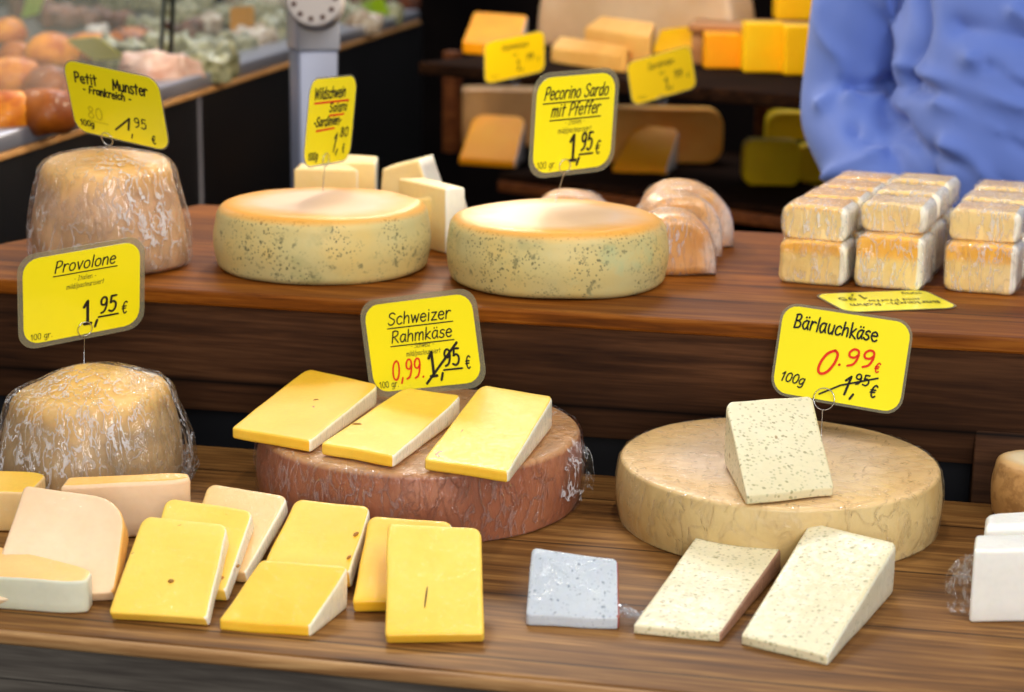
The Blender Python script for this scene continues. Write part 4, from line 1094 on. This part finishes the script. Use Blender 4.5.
# signs on the back shelf
def w_back(title, cents):
    def f(W, H):
        return [('title_lettering', INK, [txt(title, 0, .20*H, .13*H, 'c', .2, .13)[0], txt('mild', 0, .03*H, .06*H, 'c', .2, .12)[0]]),
                ('price_lettering', INK, [txt('!,', .02*W, -.32*H, .24*H, 'l', 0, .12)[0], txt(cents, .18*W, -.14*H, .16*H, 'l', .1, .14)[0], txt('€', .37*W, -.2*H, .1*H, 'l', .1, .12)[0], txt('100 gr', -.4*W, -.38*H, .06*H)[0]])]
    return f
s1 = sign([(484,41),(545,31),(545,70),(485,86)], depth_of(A0+d*.12)-.16, .125, 'blurred warm yellow sign at the left of the upper back shelf', w_back('Rahmkäse', '99'), mat=PAPERB, margin=.002, loop=(516,82), pin=A0+d*.16+nb*.02)
s2 = sign([(626,62),(691,45),(697,87),(633,107)], depth_of(A0+d*.42)-.16, .125, 'blurred warm yellow tilted sign in the middle of the upper back shelf', w_back('Sardinien', '29'.replace('2','9')), mat=PAPERB, margin=.002, loop=(662,100), pin=A0+d*.44+nb*.02)

# ======================= LEFT GLASS COUNTER =======================
zt = .22
K0, K1 = P(-60, 170, zt), P(418, 19, zt)
kd = (K1-K0); kd.z = 0; kl = kd.length; kd.normalize(); kn = Vector((-kd.y, kd.x, 0))
BLK = plain('black_panel', c8(13,12,14), .45, Specular_IOR_Level=.15)
ALU = plain('brushed_aluminium', c8(150,150,160), .35, Metallic=.6)
OAK = wood('oak_strip', c8(150,100,52), c8(196,142,84), c8(216,166,108), None, .5)
t = thing('display_counter', (K0.x, K0.y, GROUND), 'long black-fronted glass display counter with aluminium rail at upper left', 'counter')
js = (P(190, 88, zt)-K0).dot(kd)
mk('front_panel', frame_box(pl(K0), pl(K0+kd*(js-.004)), GROUND, zt-.012, .0, .03, .002), BLK, t)
mk('front_panel', frame_box(pl(K0+kd*(js+.004)), pl(K1+kd*.05), GROUND, zt-.012, .0, .03, .002), BLK, t)
mk('panel_joint', frame_box(pl(K0+kd*(js-.004)), pl(K0+kd*(js+.004)), GROUND, zt-.012, -.003, .02), plain('grey_joint', c8(84,78,84), .5), t)
mk('wood_strip', frame_box(pl(K0), pl(K1), zt-.012, zt-.003, -.006, .03, .002), OAK, t)['label'] = 'light wood strip below the rail'
mk('rail', frame_box(pl(K0), pl(K1), zt-.003, zt+.022, -.004, .07, .004), ALU, t)['label'] = 'aluminium rail along the top edge'
TRAY = plain('steel_tray', c8(90,86,80), .5)
mk('tray', frame_box(pl(K0), pl(K1), zt-.03, zt+.0, .07, 1.3), TRAY, t)
mk('counter_back', frame_box(pl(K0), pl(K1), GROUND, .7, 1.3, 1.33), wm.m, t)
mk('counter_side', frame_box(pl(K1-kd*.02), pl(K1), GROUND, zt-.03, .031, 1.3), BLK, t)
GL = Mat('clear_glass', (.9,.95,.93), .02); GL.b.inputs['Transmission Weight'].default_value = 0
GLF = Mat('counter_glass', (.85,.95,.9), .03, Alpha=.07).m
# glass panes: lines seen at x about 150-180, leaning
def pane(s0, s1):
    a, b = K0+kd*s0, K0+kd*s1
    V = [a+kn*.045+Vector((0,0,.022)), b+kn*.045+Vector((0,0,.022)), b+kn*.02+Vector((0,0,.34)), a+kn*.02+Vector((0,0,.34))]
    V2 = [v+kn*.006 for v in V]
    g = (V+V2, [(0,1,2,3), (4,7,6,5), (0,4,5,1), (1,5,6,2), (2,6,7,3), (3,7,4,0)])
    mk('glass_pane', g, GLF, t, smooth=False)
    for e0 in (a, b):
        e_ = merge(tube([e0+kn*.048+Vector((0,0,.022)), e0+kn*.023+Vector((0,0,.34))], .0045, 8))
        mk('pane_edge', e_, plain('dark_glass_edge', c8(30,38,34), .3), t)
sE = (P(181, 88, zt)-K0).dot(kd)
pane(sE, kl-.05)
pane(.12, sE-.045)
# goods in the counter
GOLD = cheese_mat('golden_pastry', c8(176,82,4), c8(236,152,26), coat=.25, wr=.5, rough=.55, vscale=30, spec=.25)
GOLD2 = cheese_mat('brown_crust', c8(120,56,6), c8(206,116,22), coat=.25, wr=.3, spec=.25)
PAPW = Mat('white_paper', c8(214,206,196), .8).m
gR = 'golden rolls heaped in the counter'
def put(px, py, z, f): return f(P(px, py, z))
def roll_(p, r, sd, m, lab, sx=1.25):
    g = lathe(p, [(.001, 0), (r*.7, .0), (r*.95, r*.25), (r, r*.5), (r*.93, r*.8), (r*.7, r*1.1), (r*.4, r*1.25), (.001, r*1.3)], 28, r*.16, 1/r*.9, sd, sx=sx, ang=sd)
    # creases
    o = mk('bread_roll', g, m, origin=p); return tag(o, lab, 'bread roll', gR)
RL = [(18,50,.03,'golden roll at the far left edge, upper row'),(55,52,.045,'round golden roll under the green card'),(92,48,.045,'darker golden roll right of the round one'),(130,40,.04,'pale crusted roll at the right of the upper row'),(8,30,.04,'golden roll high at the left edge'),
      (12,82,.045,'golden roll left of the middle row, by the white paper'),(52,85,.04,'orange golden roll in the middle row'),(90,90,.034,'small brown roll behind the left top of the munster card'),
      (10,118,.042,'golden roll at lower left just above the rail'),(48,116,.045,'large golden roll lowest of the heap'),(74,108,.03,'small golden roll near the munster card edge')]
for i, (px, py, r, lab) in enumerate(RL):
    roll_(P(px, py+14, zt+.002+.001*i), r, i*1.3, GOLD if i % 3 else GOLD2, lab)
def crumple(px, py, w_, h_, hz, sd, m, name, lab, cat, grp, z=None):
    p = P(px, py, (z if z is not None else zt)+.002)
    o2 = []
    for k in range(26):
        a = 2*math.pi*k/26; rr = 1+.28*nz((math.cos(a), math.sin(a), sd), 2.2, sd); o2.append((w_/2*rr*math.cos(a), h_/2*rr*math.sin(a)))
    V, F = prism(o2, 0, hz, min(hz*.45, .01), 3, None, 0)
    V = [Vector((v.x, v.y, v.z + (hz*.8*abs(nz((v.x, v.y, v.z), 28, sd)) if v.z > hz*.5 else 0))) for v in V]
    V = wobble(V, min(w_, h_)*.10, 30, sd)
    ca, sa = math.cos(sd), math.sin(sd)
    V = [Vector((v.x*ca-v.y*sa, v.x*sa+v.y*ca, max(v.z, 0))) + p for v in V]
    o = mk(name, (V, F), m, origin=p, smooth=(name != 'paper_sheet')); return tag(o, lab, cat, grp)
crumple(22, 86, .10, .03, .02, 1, PAPW, 'paper_sheet', 'white crumpled paper between the rolls at the left edge', 'paper', None)
crumple(98, 44, .07, .05, .03, 2, PAPW, 'paper_sheet', 'white paper tip behind the yellow card on the counter', 'paper', None)
crumple(64, 104, .06, .03, .015, 3, PAPW, 'paper_sheet', 'small white paper scrap near the rail', 'paper', None)
FOILG = cheese_mat('greenish_wrapped_goods', c8(84,82,40), c8(186,182,140), coat=.7, coat_rough=.12, wr=1, vscale=55)
FOILW = cheese_mat('pale_wrapped_goods', c8(136,104,70), c8(214,202,180), coat=.7, coat_rough=.12, wr=1, vscale=50)
MEAT = cheese_mat('dark_sausage', c8(70,32,16), c8(140,76,40), coat=.3, wr=.5, vscale=20)
PINK = cheese_mat('pinkish_wrapped_goods', c8(190,136,112), c8(224,196,180), coat=.8, wr=.8, vscale=24)
gG = 'film-wrapped goods in the glass counter'
spots = [(120,62,FOILG),(140,50,MEAT),(118,24,MEAT),(150,30,FOILG),(92,20,MEAT),(165,60,FOILG),(150,84,PINK),(178,80,PINK),(185,40,MEAT),(180,18,FOILG),(205,60,FOILG),(205,30,FOILW),(228,52,FOILG),(225,20,FOILG),(250,45,FOILW),(262,22,FOILG),
         (272,40,FOILG),(240,5,FOILW),(198,5,FOILG),(150,5,FOILG),(120,5,FOILG),(275,5,FOILW),(60,22,MEAT),(30,10,MEAT),(210,75,FOILG),(345,20,FOILG),(362,28,FOILW),(350,5,MEAT),(385,18,FOILG),(395,4,MEAT),(370,8,MEAT)]
side = {0: 'beside the yellow card', 1: 'behind the glass edge', 2: 'near the rail'}
GLAB = ['greenish packet right of the round golden rolls', 'dark sausage bundle in front of the left glass edge', 'dark sausage pile above the yellow counter card', 'greenish packet beside the sausages left of the glass edges', 'dark sausage pile right of the lime green card',
 'greenish packet touching the dark glass edge line', 'pinkish packet on the rail left of the glass edge line', 'pinkish packet overhanging the rail at the panel joint', 'red-brown sausage just right of the dark glass edge line', 'greenish packet high behind the dark glass edge line',
 'greenish packet low between glass edge and orange card', 'pale packet in the middle between glass edge and orange card', 'greenish packet directly in front of the orange card', 'greenish packet above the orange card', 'pale packet right of the orange card near the rail', 'greenish packet between orange card and grey pole, upper',
 'greenish packet touching the left side of the grey pole', 'pale packet at the top edge above the orange card', 'greenish packet at the top edge right of the dark glass edge line', 'greenish packet at the top edge left of the dark glass edge line', 'greenish packet at the top edge above the sausage pile', 'pale packet at the top edge left of the grey pole',
 'dark sausage between the golden rolls and the lime green card', 'dark sausage at the far left top corner', 'greenish packet nearest the rail right of the panel joint', 'greenish packet just right of the grey pole', 'pale packet in front of the lime yellow card', 'dark sausage behind and left of the lime yellow card', 'greenish packet right of the lime yellow card', 'dark sausage at the far right end of the counter', 'dark sausage under the lime yellow card']
for i, (px, py, m_) in enumerate(spots):
    crumple(px, py+6, .085+.03*random.random(), .06+.03*random.random(), .03+.018*random.random(), i*1.1, m_, 'wrapped_goods', GLAB[i], 'wrapped food', gG)
YC = PAPER
def stand_card(corners, dep, lab, m, w_=.11):
    M, W, H = pose(corners, dep, w_)
    q = rrect(W, H, .01, 5, 2); n = len(q)
    V = [M @ Vector((x, y, z)) for z in (0, .0006) for x, y in q]
    F = [tuple(range(n))[::-1], tuple(range(n, 2*n))] + [(i, (i+1) % n, n+(i+1) % n, n+i) for i in range(n)]
    o = mk('price_card', (V, F), m, smooth=False); return tag(o, lab, 'sign')
stand_card([(64,40),(98,36),(125,58),(95,60)], depth_of(P(95, 62, zt))-.30, 'yellow card lying tilted on the counter goods above the munster card', PAPER)
GRN = plain('lime_green_card', c8(168,204,20), .4)
stand_card([(24,-8),(52,-12),(34,14),(26,18)], depth_of(P(32, 34, zt))-.02, 'lime green card standing among the rolls at the top left', GRN)
stand_card([(352,5),(384,-4),(388,14),(362,20)], depth_of(P(372, 26, zt))-.02, 'lime yellow card lying in the counter right of the grey pole', GRN)
ORC = plain('orange_card', c8(206,140,14), .5)
stand_card([(232,8),(252,5),(257,48),(229,50)], depth_of(P(243, 50, zt))-.01, 'orange pointed card standing in the counter left of the grey pole', ORC)
# grey aluminium pole
pc = D(314, 120, 3.0); pw = .064
pm = Mat('grey_painted_pole', c8(128,134,156), .4); pm.b.inputs['Metallic'].default_value = .2
t = thing('tent_pole', (pc.x, pc.y, GROUND), 'square grey metal tent pole with round perforated joint plate', 'pole')
Mp = Matrix.Translation((pc.x, pc.y, 0)) @ Matrix.Rotation(YAW+.35, 4, 'Z')
mk('lower_post', xf(box(-.030, .030, -.030, .030, GROUND, zt+.097, .004), Mp), pm.m, t)
mk('upper_post', xf(box(-.033, .033, -.033, .033, zt+.095, 1.2, .004), Mp), plain('silver_pole', c8(150,154,168), .35, Metallic=.3), t)
mk('foot_plate', xf(box(-.07, .07, -.07, .07, GROUND, GROUND+.01, .002), Mp), pm.m, t)
pcz = D(314, -2, 2.86)
Md = Matrix.Translation(pcz) @ R3.to_4x4()
n = 36; R_ = .041
g = prism([(R_*math.cos(2*math.pi*k/n), R_*math.sin(2*math.pi*k/n)) for k in range(n)], -.05, 0, .003, 2, Md, 0)
dsc = mk('joint_plate', g, plain('pale_plastic', c8(140,135,136), .5), t)
hs = []
for k in range(11):
    a = 2*math.pi*k/11; cx_, cy_ = .030*math.cos(a), .030*math.sin(a)
    hs.append(prism([(cx_+.0042*math.cos(2*math.pi*j/10), cy_+.0042*math.sin(2*math.pi*j/10)) for j in range(10)], -.001, .0008, .0003, 1, Md, 0, fill=(.5, .01)))
mk('plate_holes', merge(*hs), plain('dark_hole', c8(60,40,36), .6), dsc)['kind'] = 'stuff'
# ======================= SELLER =======================
pp = D(1043, 200, 2.72); pp.z = 0
fwd = Vector((CAM.x-pp.x, CAM.y-pp.y, 0)).normalized()
rgt = Vector((-fwd.y, fwd.x, 0))          # picture right when facing the camera
if (R3.transposed() @ rgt).x < 0: rgt = -rgt
MPn = Matrix(((rgt.x, fwd.x, 0, pp.x), (rgt.y, fwd.y, 0, pp.y), (0, 0, 1, GROUND), (0, 0, 0, 1)))
def loft(pts, n=24):
    """tube of ellipses: (x,y,z,rx,ry) stacked along a path"""
    P_ = [Vector(p[:3]) for p in pts]; R_ = []
    up = None
    for i, p in enumerate(P_):
        tg = (P_[min(i+1, len(P_)-1)]-P_[max(i-1, 0)]).normalized()
        ref = Vector((0,1,0)) if abs(tg.y) < .8 else Vector((0,0,1))
        s = ref.cross(tg).normalized(); u = tg.cross(s)
        R_.append([p + s*(pts[i][3]*math.cos(a)) + u*(pts[i][4]*math.sin(a)) for a in [2*math.pi*k/n for k in range(n)]])
    return rings(R_)
def ball(c, r, n=16):
    R_ = []
    for i in range(1, n):
        a = math.pi*i/n
        R_.append([Vector(c)+Vector((r[0]*math.sin(a)*math.cos(b), r[1]*math.sin(a)*math.sin(b), r[2]*math.cos(a))) for b in [2*math.pi*k/24 for k in range(24)]])
    return rings(R_)
def spline_loft(pts, k=4, n=24):
    P_ = [Vector(p[:3]) for p in pts]; c = catmull(P_, k); Rr = catmull([Vector((p[3], p[4], 0)) for p in pts], k)
    return loft([(c[i].x, c[i].y, c[i].z, Rr[i].x, Rr[i].y) for i in range(len(c))], n)
def remesh(gs, voxel, smooth=4):
    me = bpy.data.meshes.new('tmp'); V, F, _ = merge(*gs); me.from_pydata([tuple(v) for v in V], [], F)
    bm = bmesh.new(); bm.from_mesh(me); bmesh.ops.recalc_face_normals(bm, faces=bm.faces); bm.to_mesh(me); bm.free()
    o = bpy.data.objects.new('tmp', me); C.collection.objects.link(o)
    md = o.modifiers.new('r', 'REMESH'); md.mode = 'VOXEL'; md.voxel_size = voxel
    ms = o.modifiers.new('s', 'SMOOTH'); ms.iterations = smooth; ms.factor = .6
    dg = bpy.context.evaluated_depsgraph_get(); ev = o.evaluated_get(dg); m2 = bpy.data.meshes.new_from_object(ev)
    V = [v.co.copy() for v in m2.vertices]; N = [v.normal.copy() for v in m2.vertices]; F = [tuple(p.vertices) for p in m2.polygons]
    bpy.data.objects.remove(o); bpy.data.meshes.remove(me); bpy.data.meshes.remove(m2)
    return V, F, N
def arm_pts(s, grow=0.0):
    return [(s*.13, 0, 1.46, .06+grow, .06+grow), (s*.20, -.005, 1.42, .062+grow, .062+grow), (s*.245, -.02, 1.30, .056+grow, .058+grow), (s*.268, -.03, 1.18, .052+grow, .056+grow), (s*.268, -.015, 1.11, .052+grow, .056+grow),
            (s*.235, .05, 1.055, .050+grow, .052+grow), (s*.19, .12, .995, .044+grow, .046+grow), (s*.165, .16, .965, .036+grow, .038+grow)]
# body (skin): head, neck, arms, hands, legs in one surface
gs = [spline_loft([(0,0,.84,.15,.11), (0,.01,.95,.17,.12), (0,.02,1.08,.165,.12), (0,.01,1.25,.175,.115), (0,0,1.40,.17,.10), (0,-.01,1.47,.09,.07), (0,.0,1.53,.055,.055), (0,.01,1.58,.052,.055)]),
      ball((0,.02,1.66), (.075,.095,.115)), ball((0,.055,1.60), (.052,.055,.05)), ball((0,.118,1.645), (.014,.020,.022)), ball((0,.10,1.588), (.022,.014,.010)),
      ball((-.078,.01,1.65), (.010,.018,.030)), ball((.078,.01,1.65), (.010,.018,.030))]
for s in (-1, 1):
    gs.append(spline_loft([(s*.13,0,1.42,.05,.05), (s*.20,-.005,1.40,.05,.05), (s*.245,-.02,1.28,.045,.047), (s*.265,-.02,1.12,.040,.042), (s*.235,.05,1.06,.040,.042), (s*.18,.14,.98,.030,.032), (s*.15,.195,.935,.024,.028)]))
    gs.append(spline_loft([(s*.15,.19,.935,.022,.028), (s*.138,.225,.928,.016,.038), (s*.128,.255,.92,.014,.040), (s*.12,.275,.912,.010,.034)], 4, 20))
    for k in range(4):
        b = Vector((s*.122, .272, .912)) + Vector((s*(k-1.5)*.008, (k-1.5)*.002, (k-1.5)*-.019))
        L = (.062, .07, .066, .052)[k]
        gs.append(spline_loft([(b.x, b.y-.012, b.z, .009, .009), (b.x-s*.006, b.y+L*.4, b.z-.006, .0085, .0085), (b.x-s*.018, b.y+L*.72, b.z-.016, .008, .008), (b.x-s*.032, b.y+L*.9, b.z-.028, .0065, .0065)], 3, 12))
    gs.append(spline_loft([(s*.14,.215,.95,.012,.012), (s*.118,.242,.962,.0105,.0105), (s*.10,.27,.958,.009,.009), (s*.09,.292,.95,.007,.007)], 3, 12))
    gs.append(spline_loft([(s*.085,0,.90,.085,.09), (s*.10,.01,.70,.075,.08), (s*.105,.02,.48,.055,.06), (s*.11,.0,.30,.05,.055), (s*.11,-.01,.10,.035,.04), (s*.11,.0,.04,.04,.05)]))
V, F, N = remesh(gs, .0055, 3)
seller = thing('person', (pp.x, pp.y, GROUND), 'person in a rumpled blue long-sleeved shirt behind the packed cheeses, one arm bent', 'person')
SK = Mat('skin', c8(206,156,128), .5); SK.b.inputs['Subsurface Weight'].default_value = .2; SK.b.inputs['Subsurface Scale'].default_value = .02
mk('body', xf((V, F), MPn), SK.m, seller)
# eyes, hair
ey = merge(ball((-.030,.102,1.668), (.011,.011,.008), 8), ball((.030,.102,1.668), (.011,.011,.008), 8))
mk('eyes', xf(ey, MPn), plain('dark_eye', (.03,.02,.02), .2), seller)
V, F, N = remesh([ball((0,-.012,1.695), (.084,.098,.095)), ball((0,-.045,1.64), (.078,.065,.08))], .006, 2)
mk('hair', xf((V, F), MPn), plain('grey_brown_hair', c8(70,56,48), .7), seller)
# shirt
gs = [spline_loft([(0,.01,.80,.21,.155), (0,.03,.95,.215,.175), (0,.045,1.06,.21,.18), (0,.03,1.2,.205,.165), (0,.01,1.34,.205,.135), (0,0,1.42,.17,.11), (0,-.005,1.47,.10,.08), (0,0,1.50,.07,.068)], 5, 32)]
for s in (-1, 1): gs.append(spline_loft(arm_pts(s, .014), 5, 24))
V, F, N = remesh(gs, .006, 6)
# folds: ridges along short curves, in the wearer's own frame (x, z, width, height)
FOLD = [((-.177,1.30),(-.184,1.16),.009,-.022), ((-.225,1.29),(-.195,1.17),.010,.014), ((-.262,1.150),(-.172,1.160),.007,-.018), ((-.262,1.138),(-.19,1.130),.008,.014), ((-.30,1.125),(-.235,1.168),.009,.010),
        ((-.28,1.035),(-.177,1.095),.008,.012), ((-.195,1.115),(-.13,1.035),.009,-.024), ((-.188,1.185),(-.03,1.150),.010,.012), ((-.180,1.172),(-.02,1.10),.010,-.014), ((-.14,1.150),(-.02,1.105),.009,.012),
        ((-.12,1.245),(.03,1.225),.011,-.012), ((-.05,1.265),(.03,1.215),.010,.010), ((-.125,1.095),(-.04,1.045),.010,.012), ((-.14,1.085),(.0,1.035),.009,-.010), ((-.10,1.205),(.02,1.165),.010,.010), ((-.08,1.20),(.03,1.145),.008,-.009),
        ((-.31,1.27),(-.275,1.17),.012,.010), ((-.25,1.10),(-.20,1.075),.008,-.010), ((.05,1.2),(.18,1.12),.012,.012), ((.02,1.1),(.16,1.03),.012,.012)]
def fold(v, nn):
    s = 0
    if nn.y < -.3: return v
    for (a, b, wd, h) in FOLD:
        a_, b_ = Vector(a), Vector(b); q = Vector((v.x, v.z)); ab = b_-a_; t_ = max(0, min(1, (q-a_).dot(ab)/ab.length_squared))
        perp = (q-(a_+ab*t_)); perp.x += .012*math.sin(t_*4+a[0]*20)*(t_*(1-t_))*4
        dd = perp.length; w_ = wd*(1.2-.4*t_)
        if dd < w_*3: s += h*math.exp(-(dd/w_)**1.5)*(1-.6*t_)
    s += .004*nz((v.x*.6+.6*v.z, v.y, v.z*1.3), 10, 2)
    return v + nn*s*1.6*(.6+.4*max(0, nn.y))
V = [fold(v, n_) for v, n_ in zip(V, N)]
SH = Mat('blue_shirt_cloth', c8(82,108,184), .7); SH.b.inputs['Sheen Weight'].default_value = .15
fz = SH.noise(SH.coord((1,1,1), False), 900, 2); SH.bump(fz, .05, .0006)
mk('shirt', xf((V, F), MPn), SH.m, seller)['label'] = 'blue rumpled long-sleeved shirt'
gs = []
for s in (-1, 1):
    gs.append(spline_loft([(s*.06,0,.98,.13,.14), (s*.09,.0,.86,.115,.125), (s*.105,.01,.66,.095,.10), (s*.11,.02,.45,.075,.08), (s*.115,.0,.25,.07,.075), (s*.115,-.01,.09,.065,.07)]))
V, F, N = remesh(gs, .012, 3)
mk('trousers', xf((V, F), MPn), plain('dark_trousers', c8(30,32,42), .8), seller)
for s in (-1, 1):
    g = prism([(s*.115+.045*math.cos(a)*(1 if math.sin(a) > 0 else .85), .04+.13*math.sin(a)) for a in [2*math.pi*k/28 for k in range(28)]], 0, .085, .015, 3, None, .001)
    g = ([Vector((v[0], v[1], v[2]*(1-.45*max(0, (v[1]-.02)/.15)))) for v in g[0]], g[1])
    mk('shoe', xf(g, MPn), plain('black_shoe', c8(20,20,22), .4), seller)

for o in bpy.data.objects:
    if '_o' in o: del o['_o']
